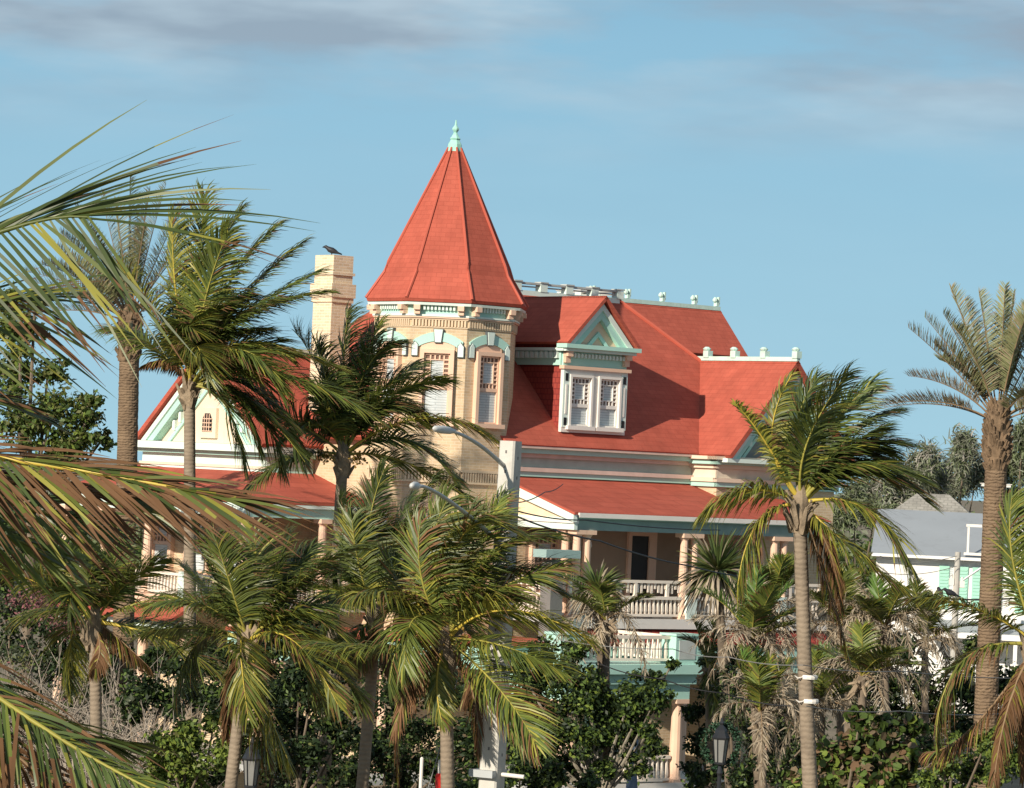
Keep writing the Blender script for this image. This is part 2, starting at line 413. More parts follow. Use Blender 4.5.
for p, q in ((tuple(hc), (d0, e0, ZD)), ((u1, v0, ZE), (d1, e0, ZD))):
    P, Q = np.array(p), np.array(q)
    b = MB(); b.tube([P + [0, 0, .03], Q + [0, 0, .03]], 0.06, 6); b.build('hip_cap', REDFLAT, roof)
# deck parapet: base board, posts, open rail
b = MB()
def parapet(p, q, n):
    P, Q = np.array(p), np.array(q)
    D = nrm(Q - P); ln = np.linalg.norm(Q - P); S = np.array([-D[1], D[0], 0])
    def bar(a, c, z0, z1, w, mi=0):
        A, C2 = P + D * a, P + D * c
        b.extrude([A - S * w + [0, 0, z0], A + S * w + [0, 0, z0], A + S * w + [0, 0, z1], A - S * w + [0, 0, z1]], D * (c - a), mi)
    bar(0, ln, -0.25, 0.05, 0.10)
    bar(0, ln, 0.24, 0.30, 0.11, 1)
    bar(0, ln, 0.15, 0.19, 0.05, 1)
    for i in range(n + 1):
        c = ln * i / n
        bar(max(c - 0.14, -0.14), c + 0.14, 0.04, 0.28, 0.12)
        bar(max(c - 0.16, -0.16), c + 0.16, 0.30, 0.34, 0.15, 1)
parapet((d0, e0, ZD), (d1, e0, ZD), 6); parapet((d1, e0, ZD), (d1, e1, ZD), 3); parapet((d0, e0, ZD), (d0, e1, ZD), 3)
b.build('deck_parapet', [MINTL, mat('grey_rail', (0.42, 0.44, 0.42))], roof)

# --- eave cornice on the street front
def cornice(b, x0, x1, z, xf, dent=True):
    """stack of mouldings below eave height z, in a wall frame"""
    b.xf = xf
    b.box(x0 - .42, x1 + .42, 0, 0.42, z - .10, z - .002, 1)       # gutter edge
    b.box(x0 - .30, x1 + .30, 0, 0.30, z - .24, z - .102, 0)
    b.box(x0 - .16, x1 + .16, 0, 0.16, z - .36, z - .242, 1)
    b.box(x0 - .06, x1 + .06, 0, 0.06, z - .64, z - .362, 2)
    b.box(x0 - .16, x1 + .16, 0, 0.16, z - .76, z - .642, 1)
    b.box(x0 - .10, x1 + .10, 0, 0.10, z - .90, z - .762, 0)
    b.xf = None
CM = [MINTL, CREAM, MINTL]
b = MB(); cornice(b, 0.9, 8.2, ZE, wallframe(0, RW, 0, -1)); b.build('eave_cornice', [MINT, mat('dusty_pink_trim', (0.62, 0.47, 0.40)), mat('grey_mint_trim', (0.40, 0.46, 0.41))], house)
b = MB(); cornice(b, 8.25, 13.15, 10.45, wallframe(0, -2.8, 0, -1))
cornice(b, 1.75, 2.80 - .002, 10.45, wallframe(8.25, 0, -1, 0)); b.build('eave_cornice', [MINT, CREAM, mat('cream_frieze', (0.66, 0.58, 0.46))], house)

# --- right gabled wing
WA, WH, WZ = 10.7, 2.62, 13.42     # axis, half width, ridge height
WE = 10.50
b = MB()
slab(b, [(WA - WH, -3.5, WE), (WA, -3.5, WZ), (WA, 2.6, WZ), (WA - WH, 2.6, WE)])
slab(b, [(WA, -3.5, WZ), (WA + WH, -3.5, WE), (WA + WH, 2.6, WE), (WA, 2.6, WZ)])
wroof = b.build('wing_roof', RED, house)
b = MB()
b.box(WA - .07, WA + .07, -3.5, 0.9, WZ - .03, WZ + .10)
for v in (-3.42, -2.05, -0.75, 0.45):
    b.box(WA - .10, WA + .10, v - .11, v + .11, WZ + .06, WZ + .27)
    b.lathe((WA, v + .05, WZ + .28), [(.10, 0), (.13, .05), (.06, .11)], 8)
CREST = mat('faded_mint_crest', (0.52, 0.70, 0.62), rough=.55, var=.1, scale=3, dirt=((.4, .44, .38), 5.0, .5, .6))
b.build('ridge_crest', CREST, wroof)
def gable(parent, xf, hw_, zb, zt, rec, name='gable', dark=False):
    """tympanum with raked boards, dentils and a small inner triangle; xf = wall frame centred on the axis"""
    b = MB(xf)
    k = (zt - zb) / hw_
    b.extrude([(-hw_ + .28, -rec, zb), (hw_ - .28, -rec, zb), (0, -rec, zt - .3)], (0, -0.1, 0), 2)
    for sgn in (-1, 1):
        def strip(o0, o1, y0, y1, mi):
            # board parallel to the rake between two offsets measured down from the roof
            p = [(sgn * (hw_ - o0 / k), y0, zb), (0, y0, zt - o0), (0, y0, zt - o1), (sgn * (hw_ - o1 / k), y0, zb)]
            b.extrude(p, (0, y1 - y0, 0), mi)
        strip(.16, .36, 0.0, -rec, 1)
        strip(.36, .62, -.06, -rec, 0)
        strip(.98, 1.13, -rec + .07, -rec, 0)
        n = int(hw_ / 0.28)
        for i in range(2, n):
            x = sgn * (hw_ * i / n)
            zz = zt - k * abs(x) - .62
            if zz - .34 < zb + .05: continue
            b.box(min(x, x - sgn * .12), max(x, x - sgn * .12), -rec + .002, -rec + .12, zz - .30, zz, 1)
    return b
b = gable(house, wallframe(WA, -3.35, 0, -1), WH - .05, WE - .1, WZ - .08, .42)
b.xf = wallframe(WA, -2.8, 0, -1)
b.box(-WH - .02, WH + .02, 0.0, .62, WE - .22, WE - .10, 1)
b.build('gable', [MINT, MINTL, mat('gable_shaded_panel', (0.20, 0.21, 0.20))], house)  # tympanum painted dark to stand for the shade on this gable

# --- rear cross gable seen over the wing
b = MB()
slab(b, [(8.2, 3.62, 13.75), (15.45, 3.62, 13.75), (15.45, 5.05, 15.28), (8.2, 5.05, 15.28)])
slab(b, [(8.2, 9.4, 10.6), (15.45, 9.4, 10.6), (15.45, 5.05, 15.28), (8.2, 5.05, 15.28)])
rr = b.build('rear_roof', RED, house)
b = MB(); b.box(8.6, 15.40, 4.98, 5.12, 15.24, 15.37)
for u in (9.9, 11.4, 12.9, 14.3, 15.28):
    b.box(u - .06, u + .06, 4.98, 5.12, 15.38, 15.50); b.lathe((u - .07, 5.05, 15.50), [(.04, 0), (.085, .05), (.085, .10), (.03, .17)], 8); b.box(u + .05, u + .10, 5.0, 5.1, 15.44, 15.68)
b.build('ridge_crest', CREST, rr)

# --- dormer
DA, DH = 4.17, 1.42
b = MB(); b.box(DA - 1.2, DA + 1.2, RW, 1.2, ZE + .3, 13.45, 0)
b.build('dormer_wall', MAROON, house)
b = MB(); zb, zt = 13.50, 14.92
slab(b, [(DA - DH, -2.15, zb), (DA, -2.15, zt), (DA, 2.6, zt), (DA - DH, 2.6, zb)], .1)
slab(b, [(DA, -2.15, zt), (DA + DH, -2.15, zb), (DA + DH, 2.6, zb), (DA, 2.6, zt)], .1)
droof = b.build('dormer_roof', RED, house)
b = gable(house, wallframe(DA, -2.02, 0, -1), DH - .02, zb - .04, zt - .06, .22)
xf = wallframe(DA, RW, 0, -1)
b.xf = xf
b.box(-DH - .02, DH + .02, 0, .46, zb - .16, zb - .04, 0)
b.box(-DH + .06, DH - .06, 0, .34, zb - .25, zb - .162, 1)
b.box(-1.22, 1.22, 0, .08, zb - .66, zb - .252, 0)
for i in range(18):
    x = -1.15 + 2.3 * i / 17
    b.box(x - .035, x + .035, .08, .20, zb - .42, zb - .30, 1)
for x in (-1.14, 1.14):
    b.box(x - .10, x + .10, .081, .30, zb - .40, zb - .252, 3); b.box(x - .09, x + .09, .081, .20, zb - .58, zb - .40, 3)
b.box(-1.30, 1.30, 0, .22, zb - .76, zb - .662, 3)
# left cheek frieze
b.xf = wallframe(DA - 1.2, 0, -1, 0)
b.box(-1.3, 1.72, 0, .08, zb - .66, zb - .252, 0)
b.box(-1.3, 1.95, 0, .20, zb - .25, zb - .162, 1)
for i in range(14):
    x = -1.2 + 2.8 * i / 13
    b.box(x - .06, x + .06, .08, .18, zb - .46, zb - .28, 1)
b.build('gable', [MINT, MINTL, PEACH, PEACH], house)

def border_window(name, parent, xf, w, z0, z1, frame_m, arch=False, casing=0.12, split=0.5):
    """sash window with a border of small square lights in the upper sash"""
    b = MB(xf)
    b.box(-w / 2 - casing, -w / 2, -.02, .15, z0, z1); b.box(w / 2, w / 2 + casing, -.02, .15, z0, z1)
    b.box(-w / 2 - casing, w / 2 + casing, -.02, .15, z1, z1 + casing); b.box(-w / 2 - casing - .08, w / 2 + casing + .08, -.02, .22, z0 - .12, z0)
    win = b.build(name, frame_m, parent)
    b = MB(xf); b.box(-w / 2, w / 2, -.02, .010, z0, z1); b.build('pane', BLIND, win)
    b = MB(xf)
    zm = z0 + (z1 - z0) * split
    e = 0.05
    for a0, a1 in ((z0, zm), (zm, z1)):
        b.box(-w / 2, -w / 2 + e, -.018, .065, a0, a1); b.box(w / 2 - e, w / 2, -.018, .065, a0, a1)
        b.box(-w / 2 + e, w / 2 - e, -.018, .065, a1 - e, a1); b.box(-w / 2 + e, w / 2 - e, -.018, .065, a0, a0 + e)
    g = min(0.135, w * .16)                       # lights
    x0, x1, y0, y1 = -w / 2 + e, w / 2 - e, zm + e, z1 - e
    b.box(x0 + g, x0 + g + .025, -.018, .055, y0, y1); b.box(x1 - g - .025, x1 - g, -.018, .055, y0, y1)
    b.box(x0 + g + .025, x1 - g - .025, -.018, .055, y0 + g, y0 + g + .025); b.box(x0 + g + .025, x1 - g - .025, -.018, .055, y1 - g - .025, y1 - g)
    nx = max(2, int((x1 - x0) / g)); nz_ = max(2, int((y1 - y0) / g))
    for i in range(1, nx):
        x = x0 + (x1 - x0) * i / nx
        b.box(x - .022, x + .022, -.016, .051, y1 - g, y1); b.box(x - .022, x + .022, -.016, .051, y0, y0 + g)
    for i in range(1, nz_):
        z = y0 + (y1 - y0) * i / nz_
        b.box(x0, x0 + g, -.016, .052, z - .022, z + .022); b.box(x1 - g, x1, -.016, .052, z - .022, z + .022)
    b.build('sash', frame_m, win)
    b = MB(xf)                                     # coloured lights behind the border bars
    b.box(x0, x0 + g, -.015, .014, y0, y1); b.box(x1 - g, x1, -.015, .014, y0, y1)
    b.box(x0 + g, x1 - g, -.015, .014, y1 - g, y1); b.box(x0 + g, x1 - g, -.015, .014, y0, y0 + g)
    b.build('border_lights', SHADE, win)
    if arch:
        b = MB(xf)
        n = 14
        hs, bz = w / 2 + .30, z1 + .10
        def arc(half, rise, base, i):
            t = -1 + 2 * i / n
            return (half * t, base + rise * (1 - t * t))
        for i in range(n):
            a, c = arc(hs, .24, bz, i), arc(hs, .24, bz, i + 1)
            d, f = arc(hs + .04, .25, bz + .25, i), arc(hs + .04, .25, bz + .25, i + 1)
            b.extrude([(a[0], .0, a[1]), (c[0], .0, c[1]), (f[0], .0, f[1]), (d[0], .0, d[1])], (0, .06, 0), 0)
        for i in range(2, n - 2):                  # infill under the arch
            a, c = arc(hs, .24, bz, i), arc(hs, .24, bz, i + 1)
            b.extrude([(a[0], 0, z1 + .09), (c[0], 0, z1 + .09), (c[0], 0, c[1] - .002), (a[0], 0, a[1] - .002)], (0, .03, 0), 2)
        for x in (-1, 1):                         # end blocks and the dark line round them
            q = lambda e: [(x * (w / 2 + .20 - e), z1 - .08 - e), (x * (w / 2 + .36 + e), z1 - .08 - e), (x * (w / 2 + .36 + e), z1 + .20 + e), (x * (w / 2 + .27 + e), z1 + .32 + e), (x * (w / 2 + .20 - e), z1 + .22 + e)]
            b.extrude([(p[0], 0, p[1]) for p in q(0)], (0, .09, 0), 1)
            b.extrude([(p[0], 0, p[1]) for p in q(.018)], (0, .07, 0), 3)
        kz = bz + .21
        b.extrude([(-.085, 0, kz), (.085, 0, kz), (.125, 0, kz + .36), (-.125, 0, kz + .36)], (0, .12, 0), 1)
        b.extrude([(-.103, 0, kz - .018), (.103, 0, kz - .018), (.145, 0, kz + .378), (-.145, 0, kz + .378)], (0, .10, 0), 3)
        b.build('arch', [MINT, MINTL, PEACH, mat('arch_outline', (0.09, 0.10, 0.11))], win)
    return win

# dormer window bay
b = MB(xf)
b.box(-1.23, 1.23, 0, .12, ZE + .42, ZE + .56, 1); b.box(-1.23, -1.0, 0, .14, ZE + .56, 12.74, 0); b.box(1.0, 1.23, 0, .14, ZE + .56, 12.74, 0)
b.box(-.10, .10, 0, .12, ZE + .56, 12.60, 1); b.box(-1.0, 1.0, 0, .13, 12.60, 12.74, 1)
for x in (-1.115, 1.115):
    b.box(x - .05, x + .05, .14, .155, ZE + .62, ZE + .84, 2); b.box(x - .05, x + .05, .14, .155, 12.4, 12.62, 2)
    b.box(x - .03, x + .03, .14, .16, ZE + .95, 12.3, 1)
b.build('dormer_surround', [MINTL, WHITE, DARK], house)
for x in (-.55, .55):
    border_window('dormer_window', house, wallframe(DA + x, RW - .03, 0, -1), .74, ZE + .62, 12.52, WHITE, casing=.075, split=.42)

# --- tower
TI = 1.93
c22 = math.cos(PI / 8)
def octo(r, z): return [(r / c22 * math.cos(PI / 8 + i * PI / 4), r / c22 * math.sin(PI / 8 + i * PI / 4), z) for i in range(8)]
b = MB(); b.rings([octo(TI, 0), octo(TI, 14.2)]); tower = b.build('tower_wall', BRICK, house)
b = MB()
for z0, z1, r in ((13.87, 13.905, TI + .05), (13.65, 13.68, TI + .03)):
    b.rings([octo(r, z0), octo(r, z1)], 0)
for k in range(8):
    a = k * PI / 4
    xf8 = wallframe(TI * math.cos(a), TI * math.sin(a), math.cos(a), math.sin(a)); b.xf = xf8
    for i in range(17):
        x = -.74 + 1.48 * i / 16
        b.box(x - .026, x + .026, -.01, .05, 13.685, 13.865, 0)
    b.xf = None
BAND = mat('pale_brick_band', (0.64, 0.50, 0.34), var=0.1)
b.build('brick_band', BAND, tower)
b = MB()
b.rings([octo(TI + .07, 9.62), octo(TI + .07, 9.70)], 0); b.rings([octo(TI + .07, 9.30), octo(TI + .07, 9.36)], 0)
for k in range(8):
    a = k * PI / 4
    b.xf = wallframe(TI * math.cos(a), TI * math.sin(a), math.cos(a), math.sin(a))
    for i in range(17):
        x = -.74 + 1.48 * i / 16
        b.box(x - .026, x + .026, -.01, .06, 9.365, 9.615, 0)
    b.xf = None
b.build('brick_band', BAND, tower)
b = MB()
b.rings([octo(TI + .05, 13.955), octo(TI + .05, 14.34)], 0); b.rings([octo(TI + .09, 13.915), octo(TI + .09, 13.952)], 2); b.rings([octo(TI + .11, 13.96), octo(TI + .11, 14.01)], 1)
b.rings([octo(TI + .24, 14.27), octo(TI + .26, 14.342)], 1)
for k in range(8):
    a = k * PI / 4
    xf8 = wallframe((TI + .05) * math.cos(a), (TI + .05) * math.sin(a), math.cos(a), math.sin(a)); b.xf = xf8
    for x in (-.62, .62):
        b.box(x - .09, x + .09, 0, .25, 14.13, 14.268, 2); b.box(x - .08, x + .08, 0, .16, 14.015, 14.135, 2)
    for i in range(9):
        x = -.42 + .84 * i / 8
        b.box(x - .03, x + .03, 0, .10, 14.14, 14.268, 1)
    b.xf = None
b.build('tower_cornice', [MINT, MINTL, PEACH], tower)
b = MB(); b.rings([octo(2.19, 14.36), octo(2.23, 14.45), octo(1.76, 15.22), octo(1.66, 15.52), octo(.17, 18.86)])
troof = b.build('tower_roof', RED, house)
b = MB()
prof = [(2.24, 14.46), (1.77, 15.23), (1.67, 15.53), (.18, 18.9)]
for k in range(8):
    a = PI / 8 + k * PI / 4
    b.tube([(r / c22 * math.cos(a), r / c22 * math.sin(a), z) for r, z in prof], [.045, .045, .045, .03], 6)
b.build('hip_cap', REDFLAT, troof)
b = MB(); b.lathe((0, 0, 0), [(.22, 18.74), (.20, 19.0), (.13, 19.12), (.16, 19.16), (.11, 19.22), (.05, 19.34), (.10, 19.42), (.10, 19.46), (.04, 19.54), (.015, 19.70)], 8, ph=PI / 8)
b.build('finial', mat('verdigris_copper', (0.34, 0.62, 0.52), rough=.6, var=.15, scale=6), troof)
for k in (3, 4, 5, 6):
    a = k * PI / 4
    xf8 = wallframe(TI * math.cos(a), TI * math.sin(a), math.cos(a), math.sin(a))
    border_window('tower_window', house, xf8, .74, 11.02, 12.93, PEACH, arch=True, casing=.11)
    if k in (4, 5): border_window('tower_window', house, xf8, .78, 6.6, 8.6, PEACH, casing=.12)

# --- left gabled wing
LA, LHW, LZ, LE = 6.42, 3.30, 12.95, 10.18
b = MB()
slab(b, [(-4.0, LA - LHW, LE), (3.0, LA - LHW, LE), (3.0, LA, LZ), (-4.0, LA, LZ)])
slab(b, [(-4.0, LA + LHW, LE), (3.0, LA + LHW, LE), (3.0, LA, LZ), (-4.0, LA, LZ)])
lroof = b.build('wing_roof', RED, house)
b = MB(); b.box(-3.9, 1.6, LA - .07, LA + .07, LZ - .03, LZ + .12); b.build('ridge_crest', MINTL, lroof)
xfl = wallframe(-3.88, LA, -1, 0)
b = gable(house, xfl, LHW - .05, LE - .04, LZ - .06, .34)
b.xf = wallframe(-3.5, 6.65, -1, 0)
wl = 6.1 / 2
b.box(-wl - .32, wl + .32, 0, .52, LE - .26, LE - .05, 1)
b.box(-wl - .20, wl + .20, 0, .30, LE - .38, LE - .262, 0)
b.box(-wl - .06, wl + .06, 0, .10, LE - .66, LE - .382, 1)
b.box(-wl - .14, wl + .14, 0, .16, LE - .74, LE - .662, 2)
b.box(-wl - .10, wl + .10, 0, .12, LE - .96, LE - .742, 1)
b.xf = xfl
b.box(-.42, .42, -.335, -.24, LE + .1, LE + .98, 2)
b.build('gable', [MINT, MINTL, CREAM], house)
b = MB(xfl); b.box(-.23, .23, -.238, -.22, LE + .30, LE + .66); b.extrude([(-.23, -.238, LE + .66), (.23, -.238, LE + .66), (.12, -.238, LE + .82), (-.12, -.238, LE + .82)], (0, .018, 0))
gw = b.build('attic_window', DARK, house)
b = MB(xfl)
for x in (-.12, 0, .12): b.box(x - .012, x + .012, -.22, -.205, LE + .30, LE + .8)
for z in (.3, .42, .54, .66): b.box(-.25, .25, -.2199, -.2049, LE + z - .012, LE + z + .012)
b.build('grille', PEACH, gw)
b = MB(); b.xf = wallframe(0, 3.6, 0, -1)
x0, x1 = -3.5, -1.9
b.box(x0 - .3, x1, 0, .42, LE - .26, LE - .05, 1); b.box(x0 - .18, x1, 0, .24, LE - .38, LE - .262, 0)
b.box(x0 - .04, x1, 0, .08, LE - .66, LE - .382, 1); b.box(x0 - .1, x1, 0, .12, LE - .96, LE - .662, 0)
b.build('eave_cornice', [MINT, mat('shaded_side_trim', (0.46, 0.47, 0.42))], house)  # pale mint greyed here: shade of this side put into the colour

# --- chimney
b = MB(); cu, cv = -1.1, 4.0
b.box(cu - .36, cu + .36, cv - .45, cv + .45, 10, 15.25); b.box(cu - .44, cu + .44, cv - .53, cv + .53, 14.55, 14.95)
b.box(cu - .40, cu + .40, cv - .49, cv + .49, 14.40, 14.55); b.box(cu - .36, cu + .36, cv - .45, cv + .45, 15.25, 15.78); b.box(cu - .41, cu + .41, cv - .50, cv + .50, 15.2, 15.28)
b.build('chimney', brick_mat('pale_chimney_brick', (0.74, 0.60, 0.41), (0.62, 0.48, 0.32), (0.74, 0.64, 0.50), 0.25, 0.085, 0.013, bump=0.3, var=0.08), house)
CHTOP = hw(cu, cv, 15.78)

# --- balustrade: lower balusters, upper open rail with scroll brackets
def balustrade(name, xf, x0, x1, z, parent=house, upper=True, posts=(), bal=.16, h=.56):
    b = MB(xf)
    b.box(x0, x1, -.05, .05, z + .08, z + .15); b.box(x0, x1, -.07, .07, z + h, z + h + .09)
    n = max(1, int((x1 - x0) / bal))
    for i in range(n):
        x = x0 + (i + .5) * (x1 - x0) / n
        b.rings([[(x - r, -r, z + q), (x + r, -r, z + q), (x + r, r, z + q), (x - r, r, z + q)] for r, q in ((.03, .15), (.042, .24), (.036, .36), (.022, h - .08), (.034, h))])
    if upper:
        b.box(x0, x1, -.05, .05, z + 1.02, z + 1.10)
        npst = max(2, int((x1 - x0) / 1.1))
        for i in range(npst + 1):
            x = x0 + i * (x1 - x0) / npst
            b.box(x - .05, x + .05, -.045, .045, z + h + .09, z + 1.02)
        for i in range(int((x1 - x0) / .13)):
            x = x0 + .08 + i * .13
            dz = .14 + .16 * abs(math.sin(i * 2.1))
            b.box(x - .035, x + .035, -.012, .012, z + 1.02 - dz, z + 1.022 - .04 * (i % 2))
    for x in posts: b.box(x - .2, x + .2, -.2, .2, z - .1, z + h + .14, 1)
    return b.build(name, [RAILC, MINTL], parent)

# --- upper porch on the street front
PV = -4.70; PZ = 5.72
b = MB(); slab(b, [(0.86, RW, 9.58), (10.9, RW, 9.58), (10.9, PV - .28, 8.68), (0.86, PV - .28, 8.68)], .10)
b.build('porch_roof', RED, house)
b = MB()
b.box(1.05, 10.8, PV - .24, PV - .12, 8.50, 8.585, 0); b.box(1.05, 10.8, PV - .12, PV + .12, 8.18, 8.52, 1); b.box(1.0, 10.8, PV - .34, PV - .245, 8.53, 8.66, 2)
b.box(.93, 1.05, PV - .2, RW - .1, 8.18, 8.50, 3); b.box(.88, 1.06, PV - .24, RW - .1, 8.36, 8.44, 2)
b.extrude([(.80, RW - .02, 9.52), (.80, PV - .3, 8.60), (.80, PV - .3, 8.40), (.80, RW - .02, 9.24)], (.14, 0, 0), 3)
b.extrude([(.78, RW - .02, 9.585), (.78, PV - .36, 8.655), (.78, PV - .36, 8.60), (.78, RW - .02, 9.525)], (.08, 0, 0), 4)
b.extrude([(.96, RW - .1, 9.26), (.96, PV + .2, 8.5), (.96, RW - .1, 8.5)], (.06, 0, 0), 5)
b.build('porch_beam', [MINT, mat('shaded_mint_beam', (0.26, 0.36, 0.33)), WHITE, MINTL, REDFLAT, mat('warm_cream_panel', (0.80, 0.62, 0.42))], house)  # street-side beam is mint darkened to show it in shade
def column(u, v, z0, z1, r=.13, m=PEACH):
    b = MB()
    b.box(u - r - .05, u + r + .05, v - r - .05, v + r + .05, z0, z0 + .12); b.box(u - r - .06, u + r + .06, v - r - .06, v + r + .06, z1 - .12, z1)
    b.lathe((u, v, 0), [(r + .03, z0 + .12), (r, z0 + .2), (r, z0 + (z1 - z0) * .4), (r * .84, z1 - .2), (r + .03, z1 - .12)], 12)
    return b.build('porch_column', m, house, smooth=False)
for u in (1.25, 1.62, 5.32, 5.72, 8.9, 9.28): column(u, PV + .02, PZ + .0, 8.18)
column(1.25, PV + .5, PZ, 8.18)
b = MB(); b.box(.9, 10.9, PV - .2, RW, PZ - .18, PZ - .002, 0); b.box(.86, 10.94, PV - .26, PV - .2, PZ - .26, PZ + .02, 1)
b.build('balcony_floor', [DECK, WHITE], house)
b = MB(); slab(b, [(.8, PV + .1, PZ - .12), (10.9, PV + .1, PZ - .12), (10.9, PV - .62, PZ - .66), (.8, PV - .62, PZ - .66)], .1)
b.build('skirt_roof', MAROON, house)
b = MB(); b.box(.9, 10.8, PV - .5, PV - .1, PZ - 1.02, PZ - .74); b.box(.9, 10.8, PV - .3, PV - .1, PZ - 1.5, PZ - 1.025); b.build('porch_frieze', MINT, house)
balustrade('balustrade', wallframe(0, PV, 0, -1), 1.05, 10.8, PZ, posts=(1.45, 5.52, 9.1))
balustrade('balustrade', wallframe(.95, 0, -1, 0), 2.0, 4.55, PZ)
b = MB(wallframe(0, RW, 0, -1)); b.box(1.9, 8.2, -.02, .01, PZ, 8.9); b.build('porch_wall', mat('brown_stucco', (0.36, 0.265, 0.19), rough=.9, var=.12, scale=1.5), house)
# wall openings on the upper porch
b = MB(wallframe(0, RW, 0, -1)); b.box(5.92, 6.60, .012, .05, PZ, 8.0); b.build('balcony_door', DARK, house)
b = MB(wallframe(0, RW, 0, -1)); b.box(5.78, 5.915, .012, .1, PZ, 8.12); b.box(6.605, 6.90, .012, .1, PZ, 8.12); b.box(5.915, 6.605, .012, .1, 8.002, 8.12); b.build('door_casing', PEACH, house)
for x in (2.6, 9.6):
    y0 = RW if x < 8 else -2.8
    border_window('porch_window', house, wallframe(x, y0 - .012, 0, -1), .9, PZ + .6, 7.9, PEACH)
b = MB(); b.lathe((3.05, -3.1, 0), [(.02, 8.17), (.02, 7.85), (.10, 7.82), (.12, 7.7), (.07, 7.6), (.01, 7.58)], 10); b.build('porch_lantern', WHITE, house)

# --- ground floor porch and the entrance porch that carries a roof balcony
b = MB(); b.box(-6.2, 10.9, PV - .3, RW, 1.15, 1.38, 0); b.box(-1.9, 3.1, -7.9, PV - .3, 1.15, 1.38, 0)
b.box(-1.95, 3.15, -7.96, -7.9, 1.1, 1.44, 1); b.box(3.1, 10.9, PV - .36, PV - .3, 1.1, 1.44, 1)
for i in range(46):
    u = -1.85 + i * .108
    b.box(u - .03, u + .03, -7.93, -7.9, .05, 1.1, 1)
b.build('porch_floor', [DECK, WHITE], house)
for u in (1.3, 5.5, 9.1): column(u, PV, 1.38, PZ - 1.5, .16)
for u, v in ((-1.5, -7.5), (2.72, -7.5)): column(u, v, 1.38, 3.7, .17)
b = MB(); b.box(-1.72, 2.95, -7.72, PV - .3, 3.70, 4.12, 0); b.box(-1.85, 3.08, -7.85, PV - .3, 4.122, 4.40, 0); b.box(-2.0, 3.22, -8.0, PV - .25, 4.402, 4.66, 0)
b.build('entrance_entablature', MINT, house)
PPAN = mat('pedestal_panel', (0.47, 0.50, 0.47))
for u in (-1.55, 2.62):
    b = MB(); b.box(u - .42, u + .42, -7.9, -7.3, 4.66, 5.44); b.box(u - .46, u + .46, -7.94, -7.26, 5.44, 5.5); b.box(u - .3, u + .3, -7.915, -7.9, 4.8, 5.32, 1); b.build('pedestal', [MINT, PPAN], house)

balustrade('balustrade', wallframe(0, -7.6, 0, -1), -1.13, 2.2, 4.66, upper=False, h=.68, bal=.2)
balustrade('balustrade', wallframe(2.6, 0, 1, 0), -7.25, -5.0, 4.66, upper=False, h=.68, bal=.2)
balustrade('balustrade', wallframe(0, -7.5, 0, -1), -1.3, 2.5, 1.38, upper=False, h=.68, bal=.17)
b = MB(wallframe(0, RW, 0, -1)); b.box(1.6, 2.7, 0, .05, 1.38, 3.6); b.build('front_door', DARK, house); b = MB(wallframe(0, RW, 0, -1)); b.box(4.6, 5.6, 0, .05, 1.8, 3.5); b.build('window', DARK, house)
b = MB(wallframe(0, RW, 0, -1)); b.box(4.45, 4.595, 0, .1, 1.7, 3.6); b.box(5.605, 5.75, 0, .1, 1.7, 3.6); b.box(4.45, 5.75, 0, .12, 3.605, 3.75); b.build('window_casing', MINT, house)

wr = [(-6.6, .9), (-6.6, -1.6), (-1.7, -5.25), (.9, -5.25), (.9, -1.8), (-1.7, .9)]
b = MB(); b.extrude([(u, v, 4.98) for u, v in wr], (0, 0, .10)); b.build('porch_roof', REDFLAT, house)
b = MB()
for (p, q) in zip(wr[:3], wr[1:4]):
    P, Q = np.array([*p, 0.]), np.array([*q, 0.]); D = nrm(Q - P); Nn_ = np.array([-D[1], D[0], 0.])
    for z0, z1, o0, o1 in ((4.62, 4.978, .1, .35), (4.3, 4.618, .2, .42)):
        b.extrude([P + Nn_ * o0 + [0, 0, z0], P + Nn_ * o1 + [0, 0, z0], P + Nn_ * o1 + [0, 0, z1], P + Nn_ * o0 + [0, 0, z1]], Q - P)
b.build('porch_frieze', MINT, house)
for u, v in ((-6.2, -1.3), (-4.0, -3.0), (-1.6, -4.8)): column(u, v, 1.38, 4.32, .16)
b = MB(); b.extrude([(u, v, 1.16) for u, v in wr], (0, 0, .21)); b.build('porch_floor', DECK, house)
# --- corner post of the tower porch with a mint cap
b = MB(); b.box(-.12, .32, PV - .55, PV - .11, 4.6, 7.34, 0); b.box(-.40, .85, PV - .62, PV - .06, 7.40, 7.62, 1); b.build('corner_post', [mat('shaded_stucco', (0.17, 0.16, 0.15)), mat('shaded_mint_cap', (0.27, 0.38, 0.36))], house)  # post and cap colours darkened to look shaded

